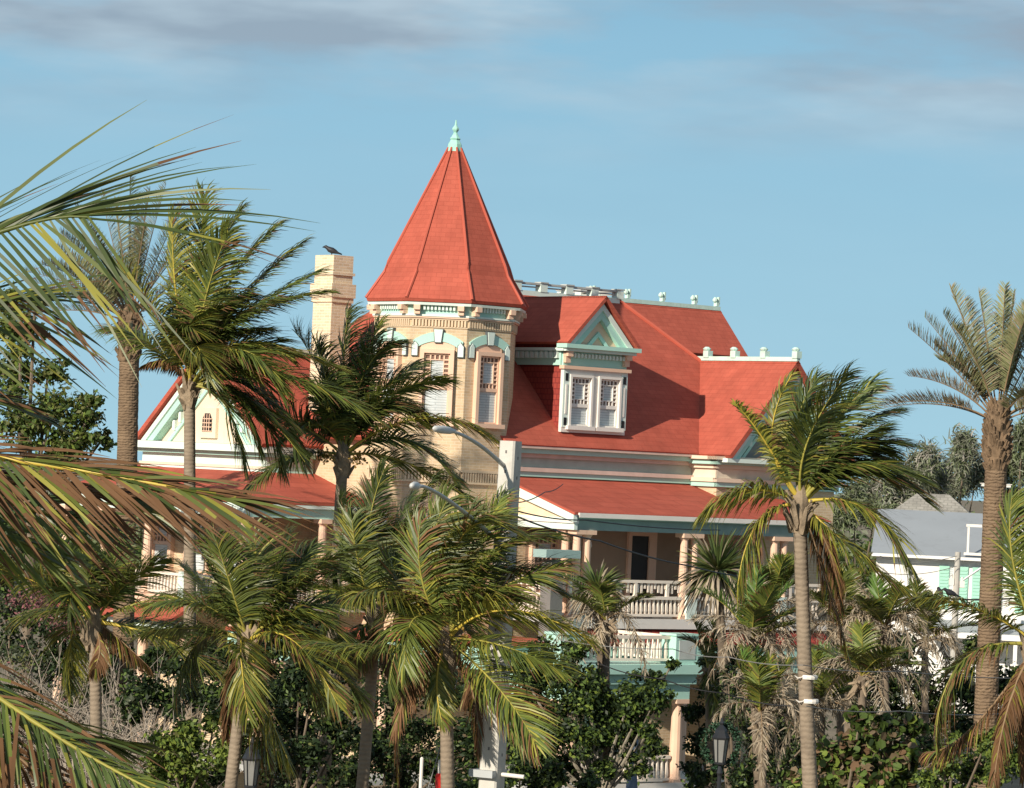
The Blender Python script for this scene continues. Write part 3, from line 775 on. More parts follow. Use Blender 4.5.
# --- left porch (two storeys) and the nook between the left wing and the tower
b = MB(); slab(b, [(-3.5, 3.6, 9.40), (-3.5, 10.2, 9.40), (-6.25, 10.2, 8.60), (-6.25, .75, 8.60)], .1)
slab(b, [(-3.5, 3.6, 9.40), (-1.8, 3.6, 9.40), (-1.8, .75, 8.60), (-6.25, .75, 8.60)], .1)
b.build('porch_roof', RED, house)
b = MB(); b.box(-6.2, -6.0, .8, 10.1, 8.12, 8.49, 0); b.box(-5.998, -1.9, .8, 1.0, 8.12, 8.49, 1)
b.box(-6.2, -1.9, .66, .798, 8.40, 8.49, 0)
b.build('porch_beam', [MINTL, MINT], house)
for v in (.95, 3.5, 5.6, 7.8, 9.9): column(-6.1, v, PZ, 8.12); column(-6.1, v, 1.38, PZ - .6, .16)
column(-3.4, .9, PZ, 8.12)
b = MB(); b.box(-6.2, -3.5, 3.3, 10.1, PZ - .18, PZ, 0); b.box(-6.2, -1.8, .6, 3.32, PZ - .19, PZ - .01, 0); b.box(-6.26, -6.2, 3.24, 10.1, PZ - .24, PZ + .03, 1); b.box(-6.2, -3.5, 3.24, 3.3, PZ - .24, PZ + .03, 1)

b.build('balcony_floor', [DECK, PEACH], house)
b = MB(); b.box(-6.2, -3.5, 3.3, 10.1, 1.15, 1.38); b.box(-6.2, -1.8, .92, 3.32, 1.14, 1.375); b.build('porch_floor', DECK, house)
b = MB(); slab(b, [(-6.1, 3.2, PZ - .2), (-6.1, 10.2, PZ - .2), (-6.9, 10.2, PZ - .62), (-6.9, 3.2, PZ - .62)], .08); b.build('skirt_roof', RED, house)
b = MB(); b.box(-6.6, -6.2, 3.25, 10.15, PZ - .98, PZ - .68); b.build('porch_frieze', MINTL, house)
balustrade('balustrade', wallframe(-6.1, 0, -1, 0), -10.0, -1.0, PZ, upper=False, posts=(-1.0, -3.5, -6.7), h=.6)
balustrade('balustrade', wallframe(0, .9, 0, -1), -6.0, -2.0, PZ - .01, upper=False, h=.6)
for v in (4.8, 6.7, 8.6): border_window('porch_window', house, wallframe(-3.5, v, -1, 0), .9, PZ + .6, 7.9, PEACH, casing=.16)

# ================================================================== PALMS AND PLANTS
UP = np.array([0, 0, 1.])
WIND = np.array([1.0, 0.15, 0.0])
class Arr:
    """fast triangle/quad soup with material slots"""
    def __init__(self): self.v, self.f, self.m, self.n = [], [], [], 0
    def strips(self, P, Wd, w, mi, mtip=None, tipseg=1):
        """P (n,k,3) centre lines, Wd (n,3) or (n,k,3) width directions, w (n,k) half widths, mi (n,) slots"""
        n, k, _ = P.shape
        if Wd.ndim == 2: Wd = Wd[:, None, :].repeat(k, 1)
        A = P - Wd * w[..., None]; B = P + Wd * w[..., None]
        V = np.stack([A, B], 2).reshape(n * k * 2, 3)
        base = self.n + (np.arange(n) * k * 2)[:, None] + (np.arange(k - 1) * 2)[None, :]
        Fq = np.stack([base, base + 1, base + 3, base + 2], -1).reshape(-1, 4)
        mm = np.repeat(np.asarray(mi)[:, None], k - 1, 1)
        if mtip is not None:
            if tipseg == 1: mm[:, -1] = mtip
            else:
                br = np.asarray(mtip) != np.asarray(mi)
                nb = np.where(br, rng.integers(1, tipseg + 1, n), 0)
                col_ = np.arange(k - 1)[None, :]
                mm = np.where(col_ >= (k - 1 - nb)[:, None], np.asarray(mtip)[:, None], mm)
                mm = np.where((col_ == (k - 2 - nb)[:, None]) & br[:, None] & (rng.random(n) < .15)[:, None], 2, mm)
        self.v.append(V); self.f.append(Fq); self.m.append(mm.reshape(-1)); self.n += len(V)
    def quads(self, V4, mi):
        n = len(V4)
        self.f.append(self.n + np.arange(n * 4).reshape(n, 4)); self.v.append(V4.reshape(-1, 3)); self.m.append(np.asarray(mi)); self.n += n * 4
    def mb(self, b, mi=0):
        """append an MB made of quads only"""
        V = np.array(b.v); self.v.append(V)
        q = np.array([f if len(f) == 4 else (f + [f[-1]] * (4 - len(f)))[:4] for f in b.f if len(f) <= 4])
        self.f.append(q + self.n); self.m.append(np.full(len(q), mi)); self.n += len(V)
    def build(self, name, mats, parent=None, origin=None, smooth=False):
        V = np.concatenate(self.v)
        if origin is not None: V = V - np.asarray(origin)
        Fc = np.concatenate(self.f).astype(np.int32); mm = np.concatenate(self.m).astype(np.int32)
        me = bpy.data.meshes.new(name)
        me.vertices.add(len(V)); me.vertices.foreach_set('co', V.astype(np.float32).ravel())
        me.loops.add(len(Fc) * 4); me.loops.foreach_set('vertex_index', Fc.ravel())
        me.polygons.add(len(Fc)); me.polygons.foreach_set('loop_start', (np.arange(len(Fc)) * 4).astype(np.int32))
        me.polygons.foreach_set('loop_total', np.full(len(Fc), 4, dtype=np.int32))
        for x in (mats if isinstance(mats, (list, tuple)) else [mats]): me.materials.append(x)
        me.polygons.foreach_set('material_index', mm)
        if smooth: me.polygons.foreach_set('use_smooth', np.ones(len(Fc), dtype=bool))
        me.update(calc_edges=True); me.validate()
        o = bpy.data.objects.new(name, me); COL.objects.link(o)
        if parent is not None: o.parent = parent
        return o

def bez(P0, Pm, P1, n):
    c = 2 * np.asarray(Pm) - .5 * (np.asarray(P0) + np.asarray(P1))
    t = np.linspace(0, 1, n)[:, None]
    return (1 - t) ** 2 * P0 + 2 * t * (1 - t) * c + t ** 2 * P1

def frond(parent, org, P0, Pm, P1, leaf=.8, n=42, wid=.024, droop=.9, wind=.5, kind='green', seg=3, r0=.028, twist=0., sweep=(68, 22), t0=.14, tipb=.25, vee=.25, prof='coco', rmat=None, sweep2=None, tipseg=1, lprof=(.55, .95, 1, .75, .45), mess=0.0, leaf2=1.0):
    """one pinnate frond: a tapered rachis and two rows of leaflets bent by gravity and wind"""
    path = bez(P0, Pm, P1, 14)
    T = nrm(np.gradient(path, axis=0))
    outw = np.asarray(P1) - np.asarray(P0); outw = outw * [1, 1, 0]; outw = nrm(outw + 1e-6)
    tt = np.linspace(t0, 1.0, n)
    idx = tt * 13; i0 = np.clip(idx.astype(int), 0, 12); fr = (idx - i0)[:, None]
    base = path[i0] * (1 - fr) + path[i0 + 1] * fr
    Tn = nrm(T[i0] * (1 - fr) + T[i0 + 1] * fr)
    Nn = UP[None] * .7 - outw[None] * .8 * np.abs(Tn[:, 2:3])
    Nn = nrm(Nn - Tn * np.sum(Nn * Tn, 1, keepdims=True))
    S = np.cross(Tn, Nn)
    ca, sa = math.cos(twist), math.sin(twist)
    Nn, S = Nn * ca + S * sa, S * ca - Nn * sa
    A = Arr()
    bt = MB(); rr = np.linspace(1, .18, 14) * r0; rr[0] *= 1.7; rr[1] *= 1.25
    bt.tube(path, list(rr), 5); A.mb(bt, 4)
    if kind == 'green': pm = [.70, .16, .12, .02]
    elif kind == 'deep': pm = [.25, .70, .03, .02]
    elif kind == 'yellow': pm = [.42, .06, .47, .05]
    elif kind == 'brown': pm = [.06, .03, .10, .81]
    else: pm = [.40, .22, .12, .26]
    for side in (-1, 1):
        a = np.radians(np.interp(tt, [t0, 1], sweep2 if (sweep2 and side < 0) else sweep) + rng.normal(0, 5, n))[:, None]
        d0 = nrm(S * side * np.sin(a) + Tn * np.cos(a) + Nn * (vee + rng.normal(0, .10, n)[:, None]) + rng.normal(0, 1, (n, 3)) * mess)
        if prof == 'coco': ln = leaf * np.interp(tt, [t0, .3, .6, .85, 1], list(lprof))
        else: ln = leaf * np.interp(tt, [t0, .3, .6, .9, 1], [.5, .9, 1, .7, .4])
        ln = ln * rng.uniform(.82, 1.1, n) * (leaf2 if side < 0 else 1)
        g = (np.array([0, 0, -1.]) * droop + WIND * wind)[None] * rng.uniform(.7, 1.3, n)[:, None]
        P = [base + rng.normal(0, .004, (n, 3))]
        d = d0
        for j in range(seg):
            d = nrm(d0 + g * ((j + .6) / seg) ** 1.15)
            P.append(P[-1] + d * (ln / seg)[:, None])
        P = np.stack(P, 1)
        Wd = nrm(Tn * np.sin(a) - S * side * np.cos(a) + Nn * rng.normal(.2, .3, n)[:, None])
        wf = np.interp(np.linspace(0, 1, seg + 1), [0, .25, .6, 1], [.6, 1, .85, .06])
        w = wid * wf[None] * rng.uniform(.8, 1.2, n)[:, None]
        mi = rng.choice(4, n, p=pm)
        tipm = np.where(rng.random(n) < tipb, 3, mi)
        A.strips(P, Wd, w, mi, tipm, tipseg)
    rm = rmat or {'green': RACH, 'deep': RACH, 'yellow': RACHY, 'brown': RACHB}.get(kind, RACH)
    if prof == 'date': mats = [DATE, DATE, DATED, DATED, RACHB]
    elif prof == 'dead': mats = [DEAD, DEAD, DATED, DEAD, RACHB]
    elif prof == 'bright': mats = [FANB, FANG, FANB, DEAD, RACH]
    else: mats = [COCO, COCOD, COCOY, COCOB, rm]
    return A.build('dead_frond' if kind == 'brown' else 'frond', mats, parent, org)

def ground_below(px0, py0, px1, py1, Y):
    """where the line through two picture points of a trunk at depth Y meets the ground"""
    a, c = at(px0, py0, Y), at(px1, py1, Y)
    t = a[2] / max(a[2] - c[2], .05)
    p = a + (c - a) * t
    return np.array([p[0], Y, 0.0])

def trunk(parent, org, base, top, r0, r1, m, name='trunk', bow=.0, ring=.035, flare=1.35, nring=None, n=12):
    b = MB(); h = top[2] - base[2]
    k = nring or max(10, int(h / .12))
    rr = []
    for i in range(k + 1):
        t = i / k
        c = base + (top - base) * t + np.array([bow * math.sin(PI * t), 0, 0]) - org
        r = r0 + (r1 - r0) * t
        if t < .08: r *= 1 + (flare - 1) * (1 - t / .08)
        r *= 1 + (ring if i % 2 else -ring) + rng.normal(0, ring * .3)
        rr.append([(c[0] + r * math.cos(2 * PI * j / n), c[1] + r * math.sin(2 * PI * j / n), c[2]) for j in range(n)])
    b.rings(rr); return b.build(name, m, parent, smooth=True)

def blob_cluster(parent, org, c, r, n, size, m, name):
    b = MB()
    for i in range(n):
        p = np.asarray(c) - org + rng.normal(0, r, 3)
        s_ = size * rng.uniform(.7, 1.2)
        b.tube([np.asarray(c) - org, p], .006, 4)
        b.lathe(tuple(p), [(.05 * s_, -s_), (.8 * s_, -.55 * s_), (s_, 0), (.75 * s_, .6 * s_), (.05 * s_, s_)], 7)
    return b.build(name, m, parent, smooth=True)

COCOG = 'coconut palms bending in the wind'
def coconut(label, crown, tb, Y, fronds, r=.135, bow=0., fill=5, flen=2.2, leaf=.88, fill_el=(-10, 75), nuts=False, wind=.42, group=COCOG, fk=('green', 'deep', 'yellow'), n=108, wid=.0145, fill_az=(0, 360)):
    top = at(*crown, Y)
    base = ground_below(crown[0], crown[1], tb[0], tb[1], Y)
    P = thing('coconut_palm', base, label, 'palm', group)
    trunk(P, base, base, top + [0, 0, -.15], r * 1.12, r * .86, TRK, bow=bow, ring=.004)
    # fibrous boots at the crown
    b = MB()
    for i in range(14):
        a = rng.uniform(0, 2 * PI); rr = r * rng.uniform(.7, 1.25)
        p = top - base + np.array([math.cos(a) * rr, math.sin(a) * rr, rng.uniform(-.45, .05)])
        q = p + np.array([math.cos(a) * .16, math.sin(a) * .16, rng.uniform(.1, .42)])
        b.tube([p + [0, 0, -.12], p, q], [.03, .065, .025], 5)
    b.lathe(tuple(top - base), [(r * .8, -.5), (r * 1.35, -.25), (r * 1.2, .05), (r * .5, .3)], 9)
    b.build('crown_boots', FIBRE, P)
    for fspec in fronds:
        (mx, my), (tx, ty), dy = fspec[0], fspec[1], fspec[2]
        kind = fspec[3] if len(fspec) > 3 else 'green'
        kw = fspec[4] if len(fspec) > 4 else {}
        Pm = at(mx, my, Y + dy * .55); P1 = at(tx, ty, Y + dy)
        st = top + nrm(Pm - top) * .08 + [0, 0, .02]
        L_ = np.linalg.norm(P1 - st)
        args = dict(leaf=leaf, n=n, wid=wid, wind=wind, droop=.75, kind=kind, twist=rng.normal(0, .25), tipb=.12)
        if kind == 'brown': args.update(droop=2.2, wind=.2, vee=0, leaf=leaf * .6)
        args.update(kw)
        frond(P, base, st, Pm, P1, **args)
    for i in range(fill):
        az = math.radians(rng.uniform(*fill_az)); el = math.radians(rng.uniform(*fill_el))
        ln = flen * rng.uniform(.8, 1.05)
        d = np.array([math.cos(az) * math.cos(el), math.sin(az) * math.cos(el), math.sin(el)])
        Pm = top + d * ln * .55 + WIND * .18
        P1 = top + d * ln * .95 + WIND * .55 + [0, 0, -.45 * ln * math.cos(el) - .15]
        frond(P, base, top + d * .08, Pm, P1, leaf=leaf, n=n, wid=wid, wind=wind, droop=.75, kind=fk[i % len(fk)], twist=rng.normal(0, .3))
    if nuts:
        for sx in (-1, 1):
            blob_cluster(P, base, top + [sx * .34, -.22, -.05], .10, 40, .026, mat('young_nut', (0.34, 0.22, 0.05), rough=.6), 'flower_cluster')
    return P

# --- the big coconut palm left of the house, in front of the left gable
coconut('tall coconut palm with a full windswept crown in front of the left gable', (190, 385), (190, 540), 78, [
    ((158, 325), (118, 262), -.8, 'yellow'), ((176, 295), (172, 215), -.3, 'yellow'), ((196, 285), (205, 196), .2, 'green'),
    ((208, 285), (240, 212), .5, 'green'), ((222, 295), (275, 228), .3, 'green'), ((232, 310), (300, 245), .6, 'green'), ((232, 325), (318, 272), -.2, 'deep'),
    ((238, 322), (325, 292), -.7, 'green', dict(rmat=RACH)), ((250, 350), (338, 368), -.8, 'yellow'), ((275, 372), (375, 418), -.9, 'green'),
    ((245, 385), (300, 440), .2, 'deep'), ((235, 395), (262, 448), -.4, 'deep'), ((250, 402), (305, 462), -.6, 'deep'), ((225, 405), (246, 462), -.7, 'deep'), ((255, 412), (285, 470), .3, 'deep'), ((168, 362), (142, 366), -.3, 'brown', dict(leaf=.35)), ((205, 300), (228, 232), -.9, 'green'),
    ((150, 345), (112, 330), .7, 'green'), ((215, 330), (282, 300), .9, 'deep'), ((212, 345), (262, 330), .1, 'green')],
    fill=10, flen=2.8, r=.14, fill_el=(25, 80), leaf=1.05, wid=.0195, n=112, fk=('green', 'yellow', 'green'))
# --- palm in front of the left side of the tower
coconut('dark coconut palm with spreading fronds just left of the tower', (343, 455), (335, 590), 80, [
    ((425, 418), (502, 446), -.8, 'yellow', dict(wind=.25, droop=1.1)), ((405, 462), (470, 500), -.4, 'green'), ((292, 458), (246, 492), -.5, 'green'),
    ((292, 420), (228, 396), -.2, 'deep'), ((343, 375), (348, 312), 0, 'deep'), ((358, 385), (378, 326), .3, 'deep'),
    ((322, 380), (296, 332), .5, 'green'), ((385, 398), (446, 380), -.5, 'green'), ((378, 412), (425, 420), .5, 'deep'), ((370, 400), (418, 365), .8, 'deep'),
    ((330, 395), (318, 345), -.6, 'deep'), ((365, 372), (395, 345), -.7, 'deep'), ((320, 425), (285, 440), -.9, 'green')],
    fill=5, flen=2.4, r=.14, fill_el=(10, 75), fk=('green', 'deep'), nuts=True, leaf=.98, wid=.0185, n=112)
# --- slender leaning palm at lower left
coconut('leaning coconut palm with bare grey trunk beside the left street lantern', (247, 640), (229, 800), 62, [
    ((256, 588), (254, 530), -.4, 'green'), ((218, 585), (194, 528), .2, 'deep'), ((305, 578), (362, 546), -.5, 'green'), ((300, 632), (342, 664), -.7, 'yellow'),
    ((266, 705), (288, 760), -.6, 'yellow'), ((256, 705), (268, 755), -.1, 'mixed'), ((200, 604), (152, 606), -.3, 'mixed'), ((195, 628), (148, 633), .3, 'green'),
    ((232, 590), (216, 540), -.7, 'green'), ((280, 590), (310, 550), .5, 'deep'), ((270, 595), (288, 540), 0, 'green'), ((292, 610), (345, 605), .4, 'deep'),
    ((225, 610), (185, 570), .7, 'deep'), ((235, 680), (226, 735), .5, 'brown')], fill=8, flen=2.0, r=.115)
# --- short palm far left
coconut('short coconut palm with stubby trunk over the grey dead brush', (95, 622), (97, 760), 66, [
    ((172, 598), (238, 616), -.5, 'green'), ((175, 645), (234, 690), -.8, 'yellow'), ((125, 585), (158, 562), -.3, 'green'), ((90, 590), (84, 552), 0, 'green'),
    ((48, 588), (-4, 568), -.5, 'yellow'), ((70, 580), (48, 540), .3, 'deep'), ((108, 580), (120, 535), .5, 'deep'), ((150, 628), (205, 634), .4, 'deep'),
    ((60, 610), (20, 620), .5, 'green'), ((100, 650), (92, 672), -.5, 'brown', dict(leaf=.4)), ((120, 640), (150, 668), -.2, 'brown', dict(leaf=.5))], fill=3, flen=1.9, r=.12)
# --- upright palm behind the wind-torn one
coconut('coconut palm with two tall upright fronds under the lower street light', (376, 618), (361, 800), 65, [
    ((368, 538), (384, 470), -.2, 'deep', dict(leaf=.7)), ((396, 545), (436, 478), -.4, 'green', dict(leaf=.75)), ((352, 560), (340, 500), .4, 'deep'), ((385, 560), (410, 500), .5, 'deep'),
    ((345, 600), (310, 585), .2, 'green'), ((410, 570), (455, 530), .5, 'deep'), ((360, 570), (352, 520), -.5, 'green'), ((368, 640), (352, 668), -.4, 'brown'), ((385, 645), (398, 672), -.4, 'brown'),
    ((350, 635), (312, 650), -.2, 'green'), ((400, 600), (430, 560), .8, 'deep')], fill=8, flen=2.1, r=.115, fill_el=(10, 75), leaf=.95)
# --- wind-torn palm in front of the concrete pole
coconut('windswept coconut palm with drooping brown fronds before the concrete pole', (446, 640), (448, 788), 59, [
    ((508, 610), (590, 640), -1.8, 'yellow', dict(droop=1.2)), ((502, 646), (562, 672), -1.8, 'green'), ((437, 680), (442, 722), -.7, 'yellow', dict(leaf=.5)), ((416, 672), (394, 732), -.5, 'brown'),
    ((472, 690), (478, 752), -1.2, 'brown'), ((405, 690), (398, 775), 0, 'brown'), ((500, 690), (536, 744), -1.6, 'mixed'), ((432, 560), (446, 502), -.3, 'green'), ((422, 580), (420, 525), -.5, 'mixed'),
    ((462, 536), (514, 532), -.7, 'yellow'), ((488, 560), (552, 538), -.5, 'green'), ((498, 590), (560, 568), -.2, 'mixed'), ((395, 598), (356, 596), -.7, 'yellow', dict(droop=1.3)),
    ((380, 648), (318, 645), -.2, 'green'), ((470, 560), (500, 502), .3, 'green'), ((455, 570), (470, 510), .5, 'deep'), ((492, 575), (556, 590), .4, 'deep'), ((410, 600), (388, 560), .5, 'deep'), ((478, 600), (520, 600), -.8, 'mixed'), ((440, 580), (436, 530), .2, 'mixed')],
    fill=6, flen=2.0, r=.12, wind=.5, nuts=True, leaf=.92, fill_el=(5, 75), fill_az=(110, 250))
# --- the palm at the right end of the house
coconut('coconut palm with white tape round its trunk before the right gable', (800, 503), (807, 650), 60, [
    ((772, 440), (792, 374), -.5, 'yellow', dict(leaf=.42, wind=.7)), ((764, 440), (736, 404), -.7, 'yellow', dict(leaf=.32, tipb=.5)), ((808, 440), (846, 376), -.6, 'green'), ((828, 432), (872, 384), .2, 'deep'), ((842, 440), (893, 412), .4, 'deep'),
    ((856, 466), (924, 482), -.7, 'green', dict(rmat=RACH)), ((848, 452), (905, 445), .1, 'deep'), ((866, 510), (914, 570), -.6, 'yellow', dict(wind=.3, droop=1.1)), ((848, 546), (908, 594), -.8, 'yellow', dict(wind=.3, droop=1.1)), ((748, 490), (705, 514), -.5, 'yellow', dict(droop=1.4, wind=.1)),
    ((757, 525), (738, 585), -.6, 'yellow', dict(droop=1.5, tipb=.6, wind=.15)), ((826, 580), (848, 655), -.3, 'brown'), ((830, 552), (840, 610), .3, 'brown'), ((796, 430), (815, 382), .4, 'deep'), ((820, 430), (860, 398), .7, 'deep'),
    ((835, 460), (880, 430), -.3, 'deep'), ((838, 475), (886, 462), .6, 'deep')],
    fill=4, flen=1.9, r=.13, bow=-.05, fill_el=(30, 70), fill_az=(-50, 50), wind=.7, fk=('deep',))
# --- palm at the right edge
coconut('coconut palm with drooping orange-brown fronds at the lower right edge', (1038, 645), (1042, 790), 55, [
    ((972, 607), (910, 600), -.5, 'yellow', dict(wind=.05, droop=1.1, leaf=.7)), ((962, 662), (936, 742), -.4, 'mixed', dict(droop=1.6, wind=0, tipb=.7)), ((972, 728), (926, 752), .1, 'brown', dict(leaf=.5)), ((1008, 708), (992, 800), -.5, 'brown', dict(droop=2.5)),
    ((1013, 562), (1012, 498), -.2, 'green'), ((1035, 560), (1050, 500), .3, 'green'), ((1085, 600), (1140, 590), 0, 'green'), ((1090, 650), (1140, 700), 0, 'yellow'),
    ((1050, 720), (1060, 800), -.3, 'brown'), ((1030, 700), (1024, 775), .3, 'brown')], fill=3, flen=2.0, r=.13, fill_az=(-60, 60))

# --- the big coconut palm beside the camera: its fronds reach in from the left
NY = 18.0
ncr = (-330, 420)
base = ground_below(ncr[0], ncr[1], ncr[0] - 10, ncr[1] + 200, NY)
top = at(*ncr, NY)
P = thing('coconut_palm', base, 'large near coconut palm whose fronds reach in from the left edge', 'palm', COCOG)
trunk(P, base, base, top + [0, 0, -.1], .17, .13, TRK)
def near_frond(m_, t_, dy, kind='green', **kw):
    a = dict(leaf=.95, n=56, wid=.021, wind=.75, droop=.55, kind=kind, seg=6, r0=.030, tipb=.3, sweep=(60, 12), vee=.12)
    a.update(kw)
    frond(P, base, top, at(m_[0], m_[1], NY + dy * .5), at(t_[0], t_[1], NY + dy), **a)
near_frond((-70, 262), (88, 217), -.4, 'deep', leaf=1.0, leaf2=1.22, droop=.28, wind=.10, n=32, twist=1.05, sweep=(72, 46), sweep2=(13, 5), wid=.0105, vee=-.05, lprof=(.7, 1, 1, 1, .95), t0=.3, tipb=.5, tipseg=2, rmat=COCO)
near_frond((-90, 330), (24, 298), .5, 'mixed', leaf=.75, n=22, droop=.35, wind=.08, twist=1.0, wid=.010, sweep=(66, 40), sweep2=(12, 5), vee=-.05, t0=.3, lprof=(.7, 1, 1, 1, .8), rmat=COCO)
near_frond((-90, 390), (45, 420), .9, 'deep', leaf=.42, n=54, droop=.6, twist=.4, wid=.014)
near_frond((-20, 455), (222, 498), -.6, 'mixed', leaf=.66, n=78, wid=.0105, droop=.40, wind=.30, tipb=.92, tipseg=5, rmat=RACHY, twist=.85, sweep=(60, 16), sweep2=(14, 4), lprof=(.6, .9, 1, .9, .8))
near_frond((-40, 472), (175, 502), -.1, 'brown', leaf=.62, n=66, wid=.010, droop=.55, wind=.28, twist=.9, sweep=(62, 20), sweep2=(16, 6), tipb=.8, tipseg=3)
near_frond((-60, 485), (100, 530), .3, 'deep', leaf=.62, n=56, wid=.010, droop=.6, wind=.2, tipb=.7, tipseg=3, twist=.9)
near_frond((-80, 505), (50, 555), .5, 'green', leaf=.60, n=44, wid=.013, droop=.6, wind=.2, tipb=.4, twist=.8)
near_frond((-60, 655), (165, 796), -.5, 'deep', leaf=.72, n=110, wid=.0095, droop=1.3, wind=.10, tipb=.95, tipseg=4, twist=.6, sweep=(70, 34), sweep2=(40, 20))
near_frond((-40, 668), (128, 745), .4, 'deep', leaf=.45, n=70, wid=.012, droop=.6, wind=.4, tipb=.5, twist=-.5)
near_frond((-60, 690), (70, 790), -.2, 'brown', leaf=.7, n=80, wid=.0095, droop=1.5, wind=.10, tipb=.9, tipseg=4, twist=.6)
near_frond((-340, 300), (-300, 120), .2); near_frond((-480, 330), (-640, 260), .2); near_frond((-480, 470), (-640, 560), -.4, 'yellow'); near_frond((-360, 520), (-380, 720), .4, 'brown')
near_frond((-330, 330), (-250, 200), 1.8); near_frond((-400, 360), (-470, 250), 1.4)

# --- date palms
def date_palm(label, crown, tb, Y, tips, r, fill=10, flen=2.6, boots=.34):
    top = at(*crown, Y); base = ground_below(crown[0], crown[1], tb[0], tb[1], Y)
    P = thing('date_palm', base, label, 'palm', 'date palms')
    # trunk with a diamond pattern of old leaf scars
    b = MB(); h = top[2] + .1; k = int(h / .055); n = 22; rr = []
    for i in range(k + 1):
        t = i / k; c = (top - base) * t
        ring = []
        for j in range(n):
            a = 2 * PI * j / n
            q = ((j + i * .5) % 2.0) / 2.0
            rad = (r * (1.08 - .12 * t)) * (1 + .03 * (abs(q - .5) * 2 - .5) + rng.normal(0, .016))
            ring.append((c[0] + rad * math.cos(a), c[1] + rad * math.sin(a), t * h))
        rr.append(ring)
    b.rings(rr); b.build('trunk', TRKD, P)
    b = MB()
    c = top - base
    for i in range(190):
        a = rng.uniform(0, 2 * PI); z = rng.uniform(-.95, .35)
        rr_ = r * np.interp(z, [-.95, -.6, -.1, .35], [1.0, 1.2, 1.15, .7])
        p = c + np.array([math.cos(a) * rr_ * .8, math.sin(a) * rr_ * .8, z - .06])
        q = c + np.array([math.cos(a) * rr_ * 1.18, math.sin(a) * rr_ * 1.18, z + rng.uniform(.02, .16)])
        b.tube([p, q], [.05, .025], 5)
    b.lathe(tuple(c), [(r, -1.0), (r * 1.08, -.5), (r * 1.05, .1), (r * .6, .45)], 10)
    b.build('crown_boots', BOOT, P)
    def fr(P1, Pm, kind):
        frond(P, base, top + nrm(Pm - top) * .15, Pm, P1, leaf=.46, n=84, wid=.0125, wind=.12, droop=.25, kind=kind, seg=2, r0=.02, sweep=(62, 35), vee=.75, prof='date', tipb=.1, twist=rng.normal(0, .2), t0=.2)
    for tx, ty, dy, kind, sag in tips:
        P1 = at(tx, ty, Y + dy); Pm = (top + P1) / 2 + np.array([0, 0, sag])
        fr(P1, Pm, kind)
    for i in range(fill):
        az = rng.uniform(0, 2 * PI); el = math.radians(rng.uniform(5, 80))
        d = np.array([math.cos(az) * math.cos(el), math.sin(az) * math.cos(el), math.sin(el)])
        fr(top + d * flen + [0, 0, -.25], top + d * flen * .5 + [0, 0, .12], 'green')
    return P
date_palm('tall date palm with feathery crown at the right edge', (998, 422), (990, 612), 75, [
    (909, 328, -.3, 'mixed', .12), (925, 317, .2, 'mixed', .1), (951, 288, -.4, 'green', .1), (943, 313, .4, 'green', .1), (979, 292, -.5, 'green', .08), (1005, 286, -.6, 'green', .05),
    (1014, 293, .3, 'green', .05), (1026, 305, -.5, 'green', .1), (909, 376, -.2, 'brown', .22), (880, 406, -.2, 'brown', .25), (1062, 300, 0, 'green', .1), (1080, 345, .2, 'green', .15), (1090, 385, -.3, 'mixed', .2), (1085, 425, 0, 'brown', .25),
    (965, 300, .6, 'green', .1), (935, 345, .5, 'mixed', .15), (1040, 292, .4, 'green', .1)], .235, fill=7)
date_palm('grey-green date palm half hidden behind the near coconut fronds', (130, 322), (127, 462), 91, [
    (100, 192, -.2, 'green', .1), (166, 184, .3, 'green', .1), (130, 178, .2, 'green', .05), (60, 232, -.3, 'green', .15), (28, 282, .1, 'mixed', .2), (18, 318, .2, 'mixed', .25), (75, 205, .4, 'green', .1),
    (205, 205, -.3, 'green', .1), (230, 245, .4, 'green', .15), (50, 262, .5, 'mixed', .15), (115, 200, -.6, 'green', .1), (150, 190, -.5, 'green', .1), (185, 200, .6, 'green', .1), (90, 230, .7, 'green', .1)], .26, fill=12, flen=3.1)

# --- spiky-headed palms and scrub palms along the porch
def spiky(label, c_px, foot_px, Y, R, n=110, up=(-.35, 1.0), green=.75, skirt=40, group='spiky palms along the porch', cat='palm', wid=.03):
    top = at(*c_px, Y); base = ground_below(c_px[0], c_px[1], foot_px[0], foot_px[1], Y)
    P = thing('spiky_palm', base, label, cat, group)
    trunk(P, base, base, top, .13, .11, BARK, ring=.08)
    def blades(name, n, z0, z1, ln, droop, mats, p):
        A = Arr(); z = rng.uniform(z0, z1, n); a = rng.uniform(0, 2 * PI, n)
        h = np.sqrt(np.clip(1 - z ** 2, 0, 1))
        d0 = np.stack([np.cos(a) * h, np.sin(a) * h, z], 1)
        L_ = ln * rng.uniform(.6, 1.15, n)
        pts = [top - base + d0 * .08]
        for j in range(4):
            d = nrm(d0 + np.array([0, 0, -1.]) * droop * ((j + .5) / 4) ** 1.4 + WIND * .12 * j / 4)
            pts.append(pts[-1] + d * (L_ / 4)[:, None])
        Pp = np.stack(pts, 1)
        Wd = nrm(np.cross(d0, rng.normal(0, 1, (n, 3)) * .5 + UP))
        w = wid * np.array([.5, .9, 1, .8, .05])[None] * rng.uniform(.8, 1.2, n)[:, None]
        A.strips(Pp, Wd, w, rng.choice(len(mats), n, p=p))
        A.build(name, mats, P)
    blades('crown', n, up[0], up[1], R, .45, [FANG, LG4, DEAD], [green, .92 - green, .08])
    if skirt: blades('dead_skirt', skirt, -.75, .15, R * 1.25, 1.5, [DEAD, DATED], [.75, .25])
    return P
spiky('spiky green palm head in front of the street balcony railing', (598, 590), (602, 660), 83.5, .70, n=190, skirt=220, up=(-.25, 1.0), wid=.026)
